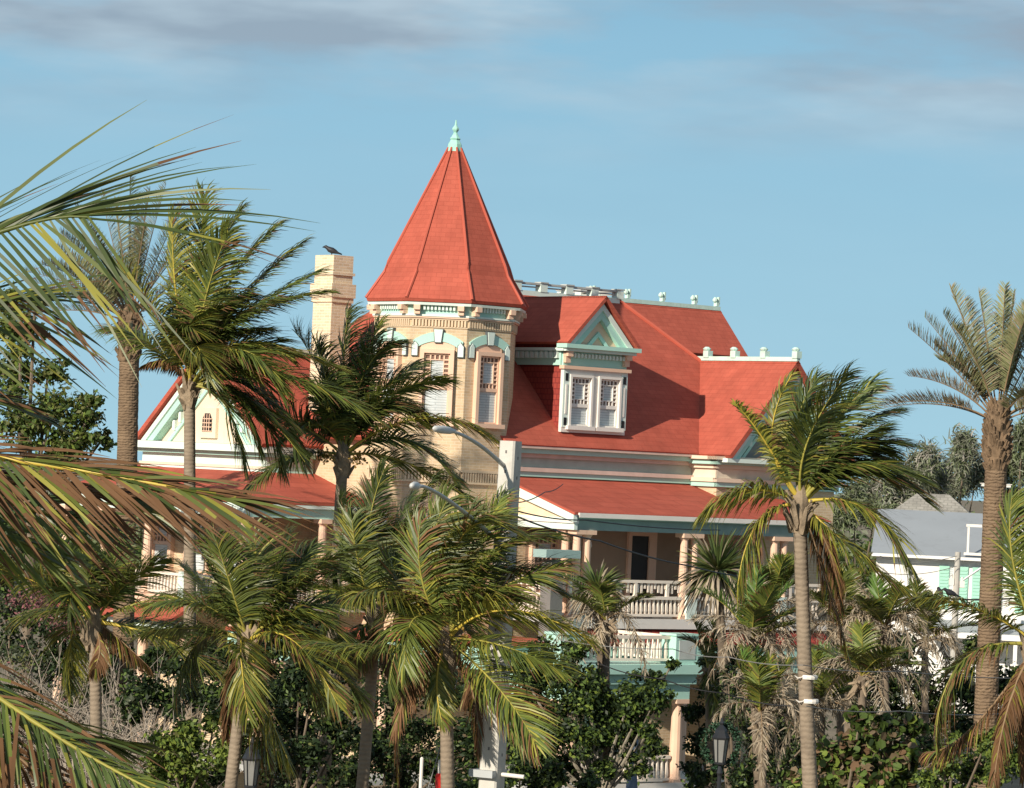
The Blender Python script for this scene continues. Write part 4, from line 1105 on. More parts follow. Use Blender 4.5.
spiky('round bushy spiky palm between the porch columns and right palm', (718, 572), (724, 680), 90, 1.08, n=300, up=(-.5, 1), green=.66, skirt=130)

def scrub_palm(label, crown, foot, Y, fronds, group='scrub palms with dead grey fronds', r=.10, fill=13):
    top = at(*crown, Y); base = ground_below(crown[0], crown[1], foot[0], foot[1], Y)
    P = thing('scrub_palm', base, label, 'palm', group)
    trunk(P, base, base, top, r, r * .85, BARK, ring=.07)
    b = MB()
    for i in range(12):
        a = rng.uniform(0, 2 * PI)
        p = top - base + np.array([math.cos(a) * r, math.sin(a) * r, rng.uniform(-.4, 0)])
        b.tube([p, p + np.array([math.cos(a) * .2, math.sin(a) * .2, rng.uniform(-.3, .3)])], [.05, .02], 5)
    b.build('crown_boots', FIBRE, P)
    for (mx, my), (tx, ty), dy, kind in fronds:
        Pm, P1 = at(mx, my, Y + dy * .5), at(tx, ty, Y + dy)
        if kind == 'dead': frond(P, base, top, Pm, P1, leaf=.42, n=42, wid=.015, droop=1.0, wind=.25, kind='green', prof='dead', vee=.3, tipb=0, r0=.016, mess=.35)
        elif kind == 'bright': frond(P, base, top, Pm, P1, leaf=.5, n=48, wid=.018, droop=.35, wind=.2, kind='green', prof='bright', vee=.45, tipb=.05, r0=.02)
        else: frond(P, base, top, Pm, P1, leaf=.55, n=44, wid=.022, droop=.6, wind=.25, kind=kind, vee=.35, tipb=.1, r0=.02)
    for i in range(fill):
        az = rng.uniform(0, 2 * PI); k_ = i % 2
        el = math.radians(rng.uniform(-20, 30) if k_ else rng.uniform(20, 75)); ln = rng.uniform(1.1, 1.7)
        d = np.array([math.cos(az) * math.cos(el), math.sin(az) * math.cos(el), math.sin(el)])
        Pm = top + d * ln * .55; P1 = top + d * ln + [0, 0, -.75 * ln * math.cos(el) if k_ else -.2]
        if k_: frond(P, base, top, Pm, P1, leaf=.40, n=42, wid=.015, droop=1.0, wind=.25, kind='green', prof='dead', vee=.3, tipb=0, r0=.016, mess=.35)
        else: frond(P, base, top, Pm, P1, leaf=.5, n=48, wid=.018, droop=.5, wind=.2, kind=['green', 'deep'][i % 2], prof=['coco', 'bright'][i % 2], vee=.4, tipb=.15, r0=.018)
    return P
scrub_palm('scrub palm with bright green upright fronds over grey dead ones, right of the porch corner', (752, 640), (756, 740), 84, [
    ((728, 608), (702, 592), -.4, 'bright'), ((738, 602), (722, 578), .2, 'bright'), ((754, 605), (758, 572), -.3, 'bright'), ((772, 608), (790, 586), .1, 'bright'), ((775, 620), (802, 612), .3, 'bright'), ((744, 600), (742, 582), .4, 'bright'),
    ((725, 626), (692, 648), -.5, 'dead'), ((735, 628), (705, 690), -.3, 'dead'), ((745, 632), (738, 672), -.6, 'dead'), ((775, 630), (800, 668), -.3, 'dead'), ((780, 625), (822, 640), .1, 'dead'), ((730, 618), (690, 620), .2, 'dead'), ((765, 640), (772, 680), .2, 'dead')])
scrub_palm('young scrub palm with an upright green fan beside the right street lantern', (760, 712), (763, 790), 80, [
    ((752, 685), (742, 655), -.3, 'bright'), ((758, 682), (756, 650), .1, 'bright'), ((764, 686), (770, 660), .2, 'green'), ((740, 690), (722, 668), -.2, 'dead'), ((780, 692), (802, 676), -.2, 'dead'), ((745, 705), (728, 740), .2, 'dead'), ((782, 705), (800, 725), .3, 'dead'), ((770, 715), (778, 760), -.3, 'dead')])
scrub_palm('scrub palm with lime fronds just right of the taped trunk', (822, 706), (820, 790), 82, [
    ((824, 680), (822, 648), -.2, 'bright'), ((832, 676), (846, 650), .2, 'bright'), ((838, 694), (860, 690), -.3, 'bright'), ((845, 705), (872, 735), -.4, 'dead'), ((805, 685), (788, 668), .2, 'dead'), ((850, 700), (880, 705), .1, 'dead'), ((800, 700), (775, 712), .3, 'dead'), ((815, 720), (810, 760), -.2, 'dead')])
scrub_palm('shaggy scrub palm of grey dead fronds in front of the white house', (884, 626), (886, 720), 86, [
    ((860, 608), (838, 602), -.3, 'dead'), ((870, 600), (858, 584), .2, 'dead'), ((905, 610), (926, 612), -.2, 'dead'), ((905, 620), (936, 655), -.4, 'dead'), ((895, 640), (905, 700), -.5, 'dead'), ((868, 635), (862, 682), -.4, 'dead'), ((856, 615), (830, 640), -.2, 'dead'),
    ((880, 602), (876, 580), -.5, 'bright'), ((892, 605), (898, 588), .1, 'green'), ((915, 608), (945, 630), .3, 'green'), ((880, 640), (880, 690), .2, 'dead'), ((850, 605), (820, 612), .4, 'dead')])
scrub_palm('low shaggy scrub palm under the drooping brown frond', (842, 628), (840, 740), 88, [
    ((825, 605), (808, 598), -.3, 'dead'), ((840, 600), (842, 575), .2, 'green'), ((860, 605), (880, 600), .3, 'dead'), ((862, 630), (890, 655), -.2, 'dead'), ((850, 650), (856, 700), -.3, 'dead'), ((825, 645), (815, 690), -.1, 'dead'), ((818, 625), (792, 640), .3, 'dead'), ((830, 610), (822, 585), .4, 'bright')])
scrub_palm('dark scrub palm in the shade of the entrance porch', (708, 668), (710, 780), 92, [
    ((700, 648), (686, 640), -.2, 'deep'), ((712, 645), (716, 622), .1, 'deep'), ((722, 655), (742, 652), -.1, 'deep'), ((722, 672), (742, 700), -.3, 'deep'), ((712, 685), (718, 725), -.3, 'deep')], fill=3)
scrub_palm('scrub palm with brown hanging skirt below the balcony palm', (606, 620), (606, 720), 83, [
    ((594, 612), (582, 626), -.2, 'dead'), ((618, 612), (630, 628), -.2, 'dead'), ((600, 628), (594, 650), -.3, 'dead'), ((612, 628), (616, 648), .1, 'dead')], fill=8)

# --- leafy trees, shrubs and hedges
def leaf_cloud(A, c, R, n, size, weights, rnd=False, flat=.0):
    d = nrm(rng.normal(0, 1, (n, 3)))
    rad = rng.uniform(.1, 1, n) ** .6 * (1 + rng.normal(0, .22, n))
    p = np.asarray(c) + d * np.asarray(R) * rad[:, None]
    nn_ = nrm(d * .6 + rng.normal(0, .6, (n, 3)) + UP * .35)
    t = nrm(np.cross(nn_, rng.normal(0, 1, (n, 3)))); q = np.cross(nn_, t)
    s_ = (size * rng.uniform(.6, 1.25, n))[:, None]
    mi = rng.choice(len(weights), n, p=np.array(weights) / sum(weights))
    if rnd:
        for sg in (-1, 1):
            V = np.stack([p - t * s_ * .5, p - t * s_ * .25 + q * sg * s_ * .42 + nn_ * s_ * .05, p + t * s_ * .25 + q * sg * s_ * .42 + nn_ * s_ * .05, p + t * s_ * .5], 1)
            A.quads(V, mi)
    else:
        k = .27
        V = np.stack([p - t * s_ * .5, p + q * s_ * k - t * s_ * .05 + nn_ * s_ * .06, p + t * s_ * .5, p - q * s_ * k - t * s_ * .05 + nn_ * s_ * .06], 1)
        A.quads(V, mi)

def shrub(name, label, cat, blobs, Y, mats, weights, size, dens=1.0, foot=None, bark=BARK, group=None, rnd=False, trunk_r=.08, twigs=0, depth=.9, sub=8, subr=.5):
    """blobs: (px, py, radius px[, depth offset]) of leaf masses; each is broken into uneven clumps"""
    sc = F / Y
    cs = []
    for bl in blobs:
        dy = bl[3] if len(bl) > 3 else rng.uniform(-.5, .5)
        c = at(bl[0], bl[1], Y + dy); r = bl[2] / sc
        cs.append((c, r))
    fx, fy = foot if foot else (blobs[0][0], 800)
    base = np.array([at(fx, 760, Y)[0], Y, 0.0])
    P = thing(name, base, label, cat, group)
    A = Arr(); tips = []
    for c, r in cs:
        for k in range(sub):
            d = nrm(rng.normal(0, 1, 3)); off = d * r * rng.uniform(.3, 1.0) * [1, depth, .9]
            rr = r * subr * rng.uniform(.7, 1.25); cc = c + off
            cc[2] = max(cc[2], rr * .4)
            n = int(dens * 22.0 * (rr / size) ** 2) + 16
            leaf_cloud(A, cc, (rr, rr, rr * .8), n, size, weights, rnd)
            tips.append(cc)
        n = int(dens * 14.0 * (r / size) ** 2) + 10
        leaf_cloud(A, c, (r * .85,) * 3, n, size, weights, rnd)
    A.build('crown' if trunk_r > .1 else 'foliage', mats, P, base)
    b = MB()
    hub = np.array([base[0], Y, max(.4, min(c[2] for c, r in cs) * .75)])
    b.tube([np.zeros(3), (hub - base) * .5 + [.05, 0, 0], hub - base], [trunk_r * 1.2, trunk_r, trunk_r * .85], 8)
    for c, r in cs:
        mid = (hub + c) / 2 + rng.normal(0, .1, 3)
        b.tube([hub - base, mid - base, c - base], [trunk_r * .5, trunk_r * .35, trunk_r * .2], 6)
    for tpt in tips[::2]:
        c = min(cs, key=lambda q: np.linalg.norm(q[0] - tpt))[0]
        b.tube([c - base, tpt - base], [trunk_r * .28, trunk_r * .1], 4)
    b.build('trunk' if trunk_r > .1 else 'stems', bark, P)
    return P

# far left broad-leaved tree
shrub('broadleaf_tree', 'leafy green tree rising behind the near palm at the far left', 'tree', [
    (20, 330, 26), (12, 375, 30), (48, 372, 22), (55, 412, 34), (20, 425, 34), (88, 418, 20), (92, 400, 12), (75, 440, 24), (35, 300, 14), (60, 455, 24), (10, 300, 18), (102, 440, 12)],
    95, [LG1, LG4, LG3], [.5, .35, .15], .17, dens=1.0, trunk_r=.16, sub=9, subr=.42)
# tree in front of the entrance porch
shrub('sea_almond_tree', 'glossy green tree with pale mottled trunk in front of the entrance porch', 'tree', [
    (560, 722, 22), (590, 738, 20), (535, 755, 22), (625, 738, 16), (520, 668, 20), (545, 655, 18), (572, 652, 16), (556, 675, 22), (590, 690, 26), (632, 722, 18), (655, 748, 14), (615, 740, 18), (632, 694, 22), (655, 682, 12), (535, 690, 28), (585, 700, 30), (625, 712, 26), (655, 700, 18), (520, 730, 26), (545, 745, 24), (578, 738, 22), (672, 664, 8), (650, 730, 12), (570, 765, 20), (635, 765, 16), (605, 770, 14)],
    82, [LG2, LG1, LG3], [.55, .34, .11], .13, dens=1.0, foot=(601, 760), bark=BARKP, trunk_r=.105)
SH = 'shrubs in the front garden'
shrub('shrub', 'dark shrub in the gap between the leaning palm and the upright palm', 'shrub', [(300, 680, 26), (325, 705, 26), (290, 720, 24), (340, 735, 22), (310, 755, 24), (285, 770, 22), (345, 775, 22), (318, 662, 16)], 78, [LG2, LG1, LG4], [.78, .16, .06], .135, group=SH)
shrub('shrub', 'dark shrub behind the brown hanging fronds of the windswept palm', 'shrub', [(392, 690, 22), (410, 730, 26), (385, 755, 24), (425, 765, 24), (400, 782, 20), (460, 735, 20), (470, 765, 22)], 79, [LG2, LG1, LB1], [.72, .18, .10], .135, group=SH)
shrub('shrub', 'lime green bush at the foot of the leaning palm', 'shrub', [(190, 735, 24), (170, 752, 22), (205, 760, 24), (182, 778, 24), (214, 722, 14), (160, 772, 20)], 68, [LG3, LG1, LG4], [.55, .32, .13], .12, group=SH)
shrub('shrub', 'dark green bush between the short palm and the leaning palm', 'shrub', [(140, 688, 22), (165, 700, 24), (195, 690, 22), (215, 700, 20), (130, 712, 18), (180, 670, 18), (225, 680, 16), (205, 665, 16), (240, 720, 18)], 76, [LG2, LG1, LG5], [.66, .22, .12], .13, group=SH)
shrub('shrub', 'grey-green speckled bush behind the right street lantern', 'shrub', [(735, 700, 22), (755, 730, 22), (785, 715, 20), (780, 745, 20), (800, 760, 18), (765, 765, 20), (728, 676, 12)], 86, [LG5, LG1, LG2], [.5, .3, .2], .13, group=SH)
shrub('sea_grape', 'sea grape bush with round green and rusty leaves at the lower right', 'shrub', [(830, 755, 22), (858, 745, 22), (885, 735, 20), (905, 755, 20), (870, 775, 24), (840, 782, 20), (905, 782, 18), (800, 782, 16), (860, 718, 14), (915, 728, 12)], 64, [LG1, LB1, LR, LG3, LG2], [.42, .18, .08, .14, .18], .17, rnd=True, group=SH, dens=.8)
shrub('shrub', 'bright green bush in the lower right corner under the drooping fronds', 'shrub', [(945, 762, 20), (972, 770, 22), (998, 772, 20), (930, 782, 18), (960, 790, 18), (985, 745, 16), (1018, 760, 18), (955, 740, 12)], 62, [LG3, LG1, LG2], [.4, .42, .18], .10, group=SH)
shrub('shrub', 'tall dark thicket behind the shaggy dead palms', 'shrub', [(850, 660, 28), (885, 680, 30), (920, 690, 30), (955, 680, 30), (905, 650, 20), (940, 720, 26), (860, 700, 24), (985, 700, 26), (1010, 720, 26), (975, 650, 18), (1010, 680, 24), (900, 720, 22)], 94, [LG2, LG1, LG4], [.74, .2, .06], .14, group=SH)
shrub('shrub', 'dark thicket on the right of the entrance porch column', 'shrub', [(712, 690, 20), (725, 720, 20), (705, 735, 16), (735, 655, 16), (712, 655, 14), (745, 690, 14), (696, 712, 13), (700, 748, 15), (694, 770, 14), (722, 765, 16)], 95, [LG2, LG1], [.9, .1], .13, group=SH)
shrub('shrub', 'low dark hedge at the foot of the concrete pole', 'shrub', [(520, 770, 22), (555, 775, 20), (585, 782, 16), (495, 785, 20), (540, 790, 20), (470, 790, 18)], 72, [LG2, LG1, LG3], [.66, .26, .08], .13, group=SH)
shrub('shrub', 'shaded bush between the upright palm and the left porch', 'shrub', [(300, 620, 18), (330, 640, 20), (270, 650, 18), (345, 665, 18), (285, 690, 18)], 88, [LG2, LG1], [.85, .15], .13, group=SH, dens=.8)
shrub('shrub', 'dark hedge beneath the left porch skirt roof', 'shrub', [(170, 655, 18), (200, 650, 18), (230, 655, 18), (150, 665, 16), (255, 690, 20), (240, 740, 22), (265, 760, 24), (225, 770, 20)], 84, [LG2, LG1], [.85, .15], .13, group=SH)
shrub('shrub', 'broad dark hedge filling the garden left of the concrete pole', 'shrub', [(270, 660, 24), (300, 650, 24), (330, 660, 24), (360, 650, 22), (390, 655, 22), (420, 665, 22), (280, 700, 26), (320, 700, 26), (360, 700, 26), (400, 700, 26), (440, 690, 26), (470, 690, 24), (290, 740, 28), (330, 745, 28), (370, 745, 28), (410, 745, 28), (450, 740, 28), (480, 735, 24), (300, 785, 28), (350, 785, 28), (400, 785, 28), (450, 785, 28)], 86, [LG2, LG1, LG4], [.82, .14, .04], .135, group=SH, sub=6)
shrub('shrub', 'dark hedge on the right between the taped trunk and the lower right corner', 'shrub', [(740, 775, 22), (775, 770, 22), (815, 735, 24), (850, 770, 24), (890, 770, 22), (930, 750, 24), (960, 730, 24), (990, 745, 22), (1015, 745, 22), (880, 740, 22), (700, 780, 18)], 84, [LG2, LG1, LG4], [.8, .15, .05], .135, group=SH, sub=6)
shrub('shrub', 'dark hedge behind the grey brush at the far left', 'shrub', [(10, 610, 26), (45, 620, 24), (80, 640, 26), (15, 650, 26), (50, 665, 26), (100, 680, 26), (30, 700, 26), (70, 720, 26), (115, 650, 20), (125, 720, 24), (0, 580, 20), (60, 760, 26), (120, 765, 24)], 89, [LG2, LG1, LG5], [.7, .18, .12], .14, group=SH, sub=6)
# bare grey brush and bougainvillea
def brush(label, c_px, Y, w, h, n, extra=None, name='dry_brush', cat='shrub'):
    c = at(*c_px, Y); base = np.array([c[0], Y, 0.0])
    P = thing(name, base, label, cat)
    b = MB()
    for i in range(n):
        x, y = rng.uniform(-w, w), rng.uniform(-1.0, 1.0)
        z0 = rng.uniform(.2, .7) * c[2]
        p = np.array([x, y, z0]); d = nrm(np.array([rng.normal(0, .6), rng.normal(0, .5), rng.uniform(.15, 1.2)]))
        pts = [p]; ln = rng.uniform(.6, 1.5) * h
        for j in range(4):
            d = nrm(d + rng.normal(0, .28, 3)); pts.append(pts[-1] + d * ln / 4)
        b.tube(pts, [.014, .012, .010, .007, .004], 4)
        if i % 2 == 0:
            q = pts[2]; d2 = nrm(d + rng.normal(0, .7, 3)); b.tube([q, q + d2 * ln * .2, q + nrm(d2 + rng.normal(0, .3, 3)) * ln * .42], [.012, .009, .004], 4)
    for i in range(9):
        x = rng.uniform(-w, w) * .8; b.tube([(x, 0, 0), (x * 1.05, .1, c[2] * .3), (x * 1.1 + rng.normal(0, .2), 0, c[2] * .7)], [.06, .05, .03], 5)
    b.build('twigs', TWIG, P)
    if extra:
        A = Arr()
        for (px, py, r, mats_w, nn_) in extra:
            leaf_cloud(A, at(px, py, Y), np.array([r, r, r * .7]) * Y / F, nn_, .10, mats_w)
        A.build('bracts', [LP1, LG5, LG4], P, base)
    return P
brush('grey leafless brush with dusty pink bougainvillea at the left edge', (45, 640), 82, 2.7, 1.6, 900, [(45, 605, 28, [.8, .15, .05], 700), (70, 625, 22, [.75, .2, .05], 400), (15, 600, 18, [.5, .4, .1], 250), (20, 660, 26, [.05, .6, .35], 400), (75, 690, 22, [.05, .5, .45], 350)], 'bougainvillea')
scrub_palm('scrub palm of dead fronds between the round spiky palm and the taped trunk', (772, 605), (772, 720), 91, [((762, 585), (748, 575), .1, 'dead'), ((785, 590), (800, 582), -.2, 'green'), ((775, 580), (780, 560), .2, 'bright')], fill=14)
scrub_palm('tall scrub palm right of the hanging brown frond', (848, 612), (848, 700), 93, [((835, 597), (824, 588), .1, 'dead'), ((858, 597), (868, 584), -.2, 'bright'), ((848, 590), (848, 570), .2, 'green')], fill=15)
scrub_palm('scrub palm with curled grey fronds in front of the white porch posts', (925, 640), (925, 740), 90, [((910, 625), (896, 618), .1, 'dead'), ((940, 628), (955, 640), -.2, 'dead'), ((925, 622), (930, 604), .2, 'dead')], fill=13)
scrub_palm('scrub palm with bleached fronds above the sea grape bush', (862, 676), (862, 770), 80, [((848, 660), (832, 660), .1, 'dead'), ((880, 665), (900, 680), -.2, 'dead')], fill=14)
brush('tangle of bare grey twigs around the short palm trunk', (120, 680), 74, 1.4, 1.3, 330)
brush('thin dry stalks in front of the dark thicket on the right', (915, 700), 78, 1.2, 1.1, 70)

# --- far trees at the right and the pale house
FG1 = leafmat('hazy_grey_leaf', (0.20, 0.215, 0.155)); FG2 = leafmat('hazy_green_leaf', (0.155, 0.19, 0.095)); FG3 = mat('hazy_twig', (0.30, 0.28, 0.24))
def feather_tree(label, blobs, Y, n, mats, weights, size, group):
    sc = F / Y
    base = np.array([at(blobs[0][0], 600, Y)[0], Y, 0.0])
    P = thing('casuarina_tree', base, label, 'tree', group)
    A = Arr(); b = MB()
    tops = []
    for (px, py, rx, ry) in blobs:
        c = at(px, py, Y + rng.uniform(-2, 2)); R = np.array([rx, rx, ry]) / sc
        for k in range(9):
            cc = c + nrm(rng.normal(0, 1, 3)) * R * rng.uniform(.3, .85)
            m = n // 5
            p = cc + rng.normal(0, 1, (m, 3)) * R * .24
            d = nrm(rng.normal(0, .6, (m, 3)) + [0.25, 0, .3]); L_ = size * rng.uniform(.5, 1.3, m)
            Pp = np.stack([p, p + d * L_[:, None] * .5, p + nrm(d + [0, 0, -.5]) * L_[:, None]], 1)
            A.strips(Pp, nrm(np.cross(d, rng.normal(0, 1, (m, 3)))), np.array([.03, .032, .008])[None].repeat(m, 0), rng.choice(len(mats), m, p=weights))
            b.tube([c - base, cc - base, cc - base + nrm(rng.normal(0, .5, 3) + UP) * R * .4], [.05, .03, .01], 4)
        tops.append(c)
    A.build('crown', mats, P, base)
    for c in tops: b.tube([(0, 0, 0), (c - base) * [.3, .3, .5], c - base], [.16, .08, .03], 6)
    b.build('trunk', BARK, P)
FT = 'feathery trees beyond the white house'
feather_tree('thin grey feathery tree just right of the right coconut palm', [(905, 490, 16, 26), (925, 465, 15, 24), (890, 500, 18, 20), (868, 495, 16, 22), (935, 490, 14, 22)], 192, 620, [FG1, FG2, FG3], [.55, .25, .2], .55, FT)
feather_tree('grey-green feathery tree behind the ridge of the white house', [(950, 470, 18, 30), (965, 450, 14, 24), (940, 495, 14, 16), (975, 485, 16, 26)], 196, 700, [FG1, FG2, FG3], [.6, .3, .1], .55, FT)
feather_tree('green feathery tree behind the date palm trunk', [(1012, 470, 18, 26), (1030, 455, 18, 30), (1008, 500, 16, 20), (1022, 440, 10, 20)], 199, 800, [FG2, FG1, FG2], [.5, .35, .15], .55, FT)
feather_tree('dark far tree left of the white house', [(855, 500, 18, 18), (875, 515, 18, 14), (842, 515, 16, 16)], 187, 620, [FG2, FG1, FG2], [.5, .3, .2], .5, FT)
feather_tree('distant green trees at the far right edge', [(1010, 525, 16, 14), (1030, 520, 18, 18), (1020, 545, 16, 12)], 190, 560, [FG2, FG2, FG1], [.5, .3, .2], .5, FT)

# distant green belt: one mass nobody could count
A = Arr()
for i in range(760):
    X = rng.uniform(-150, 160); Yb = rng.uniform(216, 268)
    h = rng.uniform(5.5, 8.6) if X < -20 else rng.uniform(5.0, 7.8)
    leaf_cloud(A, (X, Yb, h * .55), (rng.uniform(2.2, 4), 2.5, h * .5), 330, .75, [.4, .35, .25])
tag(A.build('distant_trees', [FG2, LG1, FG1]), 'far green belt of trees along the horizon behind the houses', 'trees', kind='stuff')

# ================================================================== THE PALE HOUSE AT THE RIGHT
WY = 135.0
wb = at(930, 560, WY); WO = np.array([wb[0], WY, 0.0])
KW = 158.0 / WY
WO = np.array([WO[0] * KW, WY * KW, HC * (1 - KW)])
wh = thing('white_house', WO, 'pale house with grey metal roof and green shutters behind the right date palm', 'house', rz=math.radians(-8))
wh.scale = (KW, KW, KW)
GREYR = mat('grey_metal_roof', (0.31, 0.335, 0.355), rough=.5, var=.06, scale=.6, dirt=((0.2, 0.21, 0.22), 1.2, .55, .5))
SHING = brick_mat('weathered_shingle', (0.36, 0.34, 0.30), (0.30, 0.285, 0.25), (0.25, 0.24, 0.21), .14, .10, .012, var=.2)
WSID = mat('white_siding', (0.78, 0.76, 0.72), rough=.6, var=.05, scale=1, dirt=((0.6, 0.57, 0.52), 1.5, .58, .4))
b = MB(); b.box(-2.0, 5.5, 0, 9, 0, 7.33); b.extrude([(-2.0, .3, 7.335), (-2.0, 8.7, 7.335), (-2.0, 5.0, 8.70)], (.1, 0, 0)); b.build('wall', WSID, wh)
b = MB(); slab(b, [(-2.2, -.5, 7.30), (2.3, -.5, 7.30), (2.3, 5.0, 8.95), (-2.2, 5.0, 8.95)], .12); slab(b, [(-2.2, 9.5, 7.3), (2.3, 9.5, 7.3), (2.3, 5.0, 8.95), (-2.2, 5.0, 8.95)], .12)
slab(b, [(2.3, 1.2, 7.75), (5.8, 1.2, 7.75), (5.8, 5.0, 8.95), (2.3, 5.0, 8.95)], .12)
b.build('roof', GREYR, wh)
b = MB(); b.box(-2.2, 2.3, -.56, -.50, 7.20, 7.31); b.box(2.35, 5.8, -.1, .0, 7.35, 7.5); b.build('fascia', WSID, wh)
b = MB()
hx0, hx1, hy0, hy1, hz = -2.0, 1.7, 5.2, 9.0, 8.62
slab(b, [(hx0, hy0, hz), (hx1, hy0, hz), (.48, 7.1, 9.62), (-.78, 7.1, 9.62)], .1); slab(b, [(hx0, hy1, hz), (hx0, hy0, hz), (-.78, 7.1, 9.62)], .1)
slab(b, [(hx1, hy0, hz), (hx1, hy1, hz), (.48, 7.1, 9.62)], .1); slab(b, [(hx1, hy1, hz), (hx0, hy1, hz), (-.78, 7.1, 9.62), (.48, 7.1, 9.62)], .1)
b.box(hx0 + .15, hx1 - .15, hy0 + .15, hy1 - .15, 7.3, hz - .02)
b.build('upper_roof', SHING, wh)
b = MB(); b.box(1.35, 1.43, -.5, -.42, 7.45, 8.5); b.box(2.2, 2.28, -.5, -.42, 7.45, 8.5); b.box(1.3, 2.35, -.52, -.4, 8.46, 8.56); b.box(1.25, 5.5, -.54, -.38, 7.40, 7.50); b.box(4.4, 4.48, -.5, -.42, 7.5, 8.5); b.box(3.3, 3.38, -.5, -.42, 7.5, 8.5); b.box(2.4, 5.5, -.52, -.4, 8.4, 8.48); b.build('roof_balcony_rail', WHITE, wh)
SHUT = mat('sea_green_shutter', (0.33, 0.60, 0.48), rough=.5, var=.06)
for x in (.55, 1.25, 1.78, 3.4):
    b = MB(); b.box(x - .19, x + .19, -.07, 0, 5.35, 6.95)
    for i in range(12): b.box(x - .15, x + .15, -.095, -.071, 5.42 + i * .125, 5.48 + i * .125)
    b.build('shutter', SHUT, wh)
for x in (.90, 2.6):
    b = MB(); b.box(x - .15, x + .15, -.03, 0, 5.4, 6.9); w_ = b.build('window', BLIND, wh)
    b = MB(); b.box(x - .02, x + .02, -.06, -.031, 5.4, 6.9); b.box(x - .15, x - .021, -.06, -.031, 6.1, 6.16); b.box(x + .021, x + .15, -.06, -.031, 6.1, 6.16); b.build('sash', WHITE, w_)
b = MB(); b.box(-.8, -.73, -.06, 0, .2, 7.1); b.build('downpipe', ALU, wh)
b = MB(); slab(b, [(-.2, -.0, 4.95), (5.5, -.0, 4.95), (5.5, -1.8, 4.55), (-.2, -1.8, 4.55)], .1); b.build('porch_roof', GREYR, wh)
b = MB(); b.box(-.2, 5.5, -1.85, -1.81, 4.35, 4.56)
for x in (0, 1.1, 2.2, 3.3, 4.4): b.box(x - .07, x + .07, -1.78, -1.64, 0, 4.4)
b.box(-.1, 5.4, -1.76, -1.68, 3.3, 3.4)
for i in range(32): b.box(-.02 + i * .17, .03 + i * .17, -1.74, -1.70, 2.5, 3.3)
b.build('porch_post_row', WSID, wh)

# ================================================================== STREET FURNITURE
# concrete pole with two light arms
PY = 59.6
pb = ground_below(510, 441, 491, 786, PY); pt = at(511, 441, PY)
pole = thing('street_light_pole', pb, 'tall square concrete pole with two grey street light arms in front of the tower', 'street light', rz=math.radians(-28))
Rz = Matrix.Rotation(math.radians(28), 3, 'Z')
def pl(p): return np.array(Rz @ Vector(tuple(np.asarray(p) - pb)))
tp = pl(pt); b = MB()
k = 24; rr = []
for i in range(k + 1):
    t = i / k; c = tp * t; w_ = .185 + (.145 - .185) * t; e = .03
    rr.append([(c[0] + x, c[1] + y, c[2]) for x, y in ((-w_ + e, -w_), (w_ - e, -w_), (w_, -w_ + e), (w_, w_ - e), (w_ - e, w_), (-w_ + e, w_), (-w_, w_ - e), (-w_, -w_ + e))])
b.rings(rr)
for i in range(16):
    t = 1 - (.03 + i * .032); c = tp * t; w_ = .185 + (.145 - .185) * t
    b.box(c[0] + w_ - .002, c[0] + w_ + .004, c[1] - .015, c[1] + .015, c[2], c[2] + .05, 1); b.box(c[0] - .015, c[0] + .015, c[1] - w_ - .004, c[1] - w_ + .002, c[2] + .1, c[2] + .15, 1)
b.build('pole', [CONC, mat('hole_dark', (0.16, 0.15, 0.14))], pole)
def light_arm(p_head, p_mid, p_base, dyh):
    h, m_, q = at(p_head[0], p_head[1], PY + dyh), at(p_mid[0], p_mid[1], PY + dyh * .5), at(p_base[0], p_base[1], PY - .1)
    path = [pl(x) for x in bez(q, m_, h, 9)]
    b = MB(); b.tube(path, list(np.linspace(.038, .027, 9)), 8); arm = b.build('arm', ALU, pole, smooth=True)
    d = nrm(path[-1] - path[-2]); d[2] *= .25; d = nrm(d); b = MB()
    c = path[-1]
    b.tube([c - d * .1, c + d * .12, c + d * .35, c + d * .58, c + d * .66], [.03, .06, .068, .05, .015], 10); b.build('lamp_head', mat('lamp_head_grey', (0.55, 0.56, 0.54), rough=.4), arm, smooth=True)
light_arm((452, 431), (478, 444), (504, 466), -1.6)
light_arm((418, 486), (448, 500), (503, 545), -4.2)
b = MB(); c = pl(at(489, 773, PY)); b.tube([c, pl(at(524, 777, PY - .2))], .035, 8); b.build('bracket_bar', WHITE, pole)
b = MB(); b.box(c[0] - .24, c[0] + .2, c[1] - .26, c[1] + .26, c[2] - .06, c[2] + .06); b.build('band', ALU, pole)

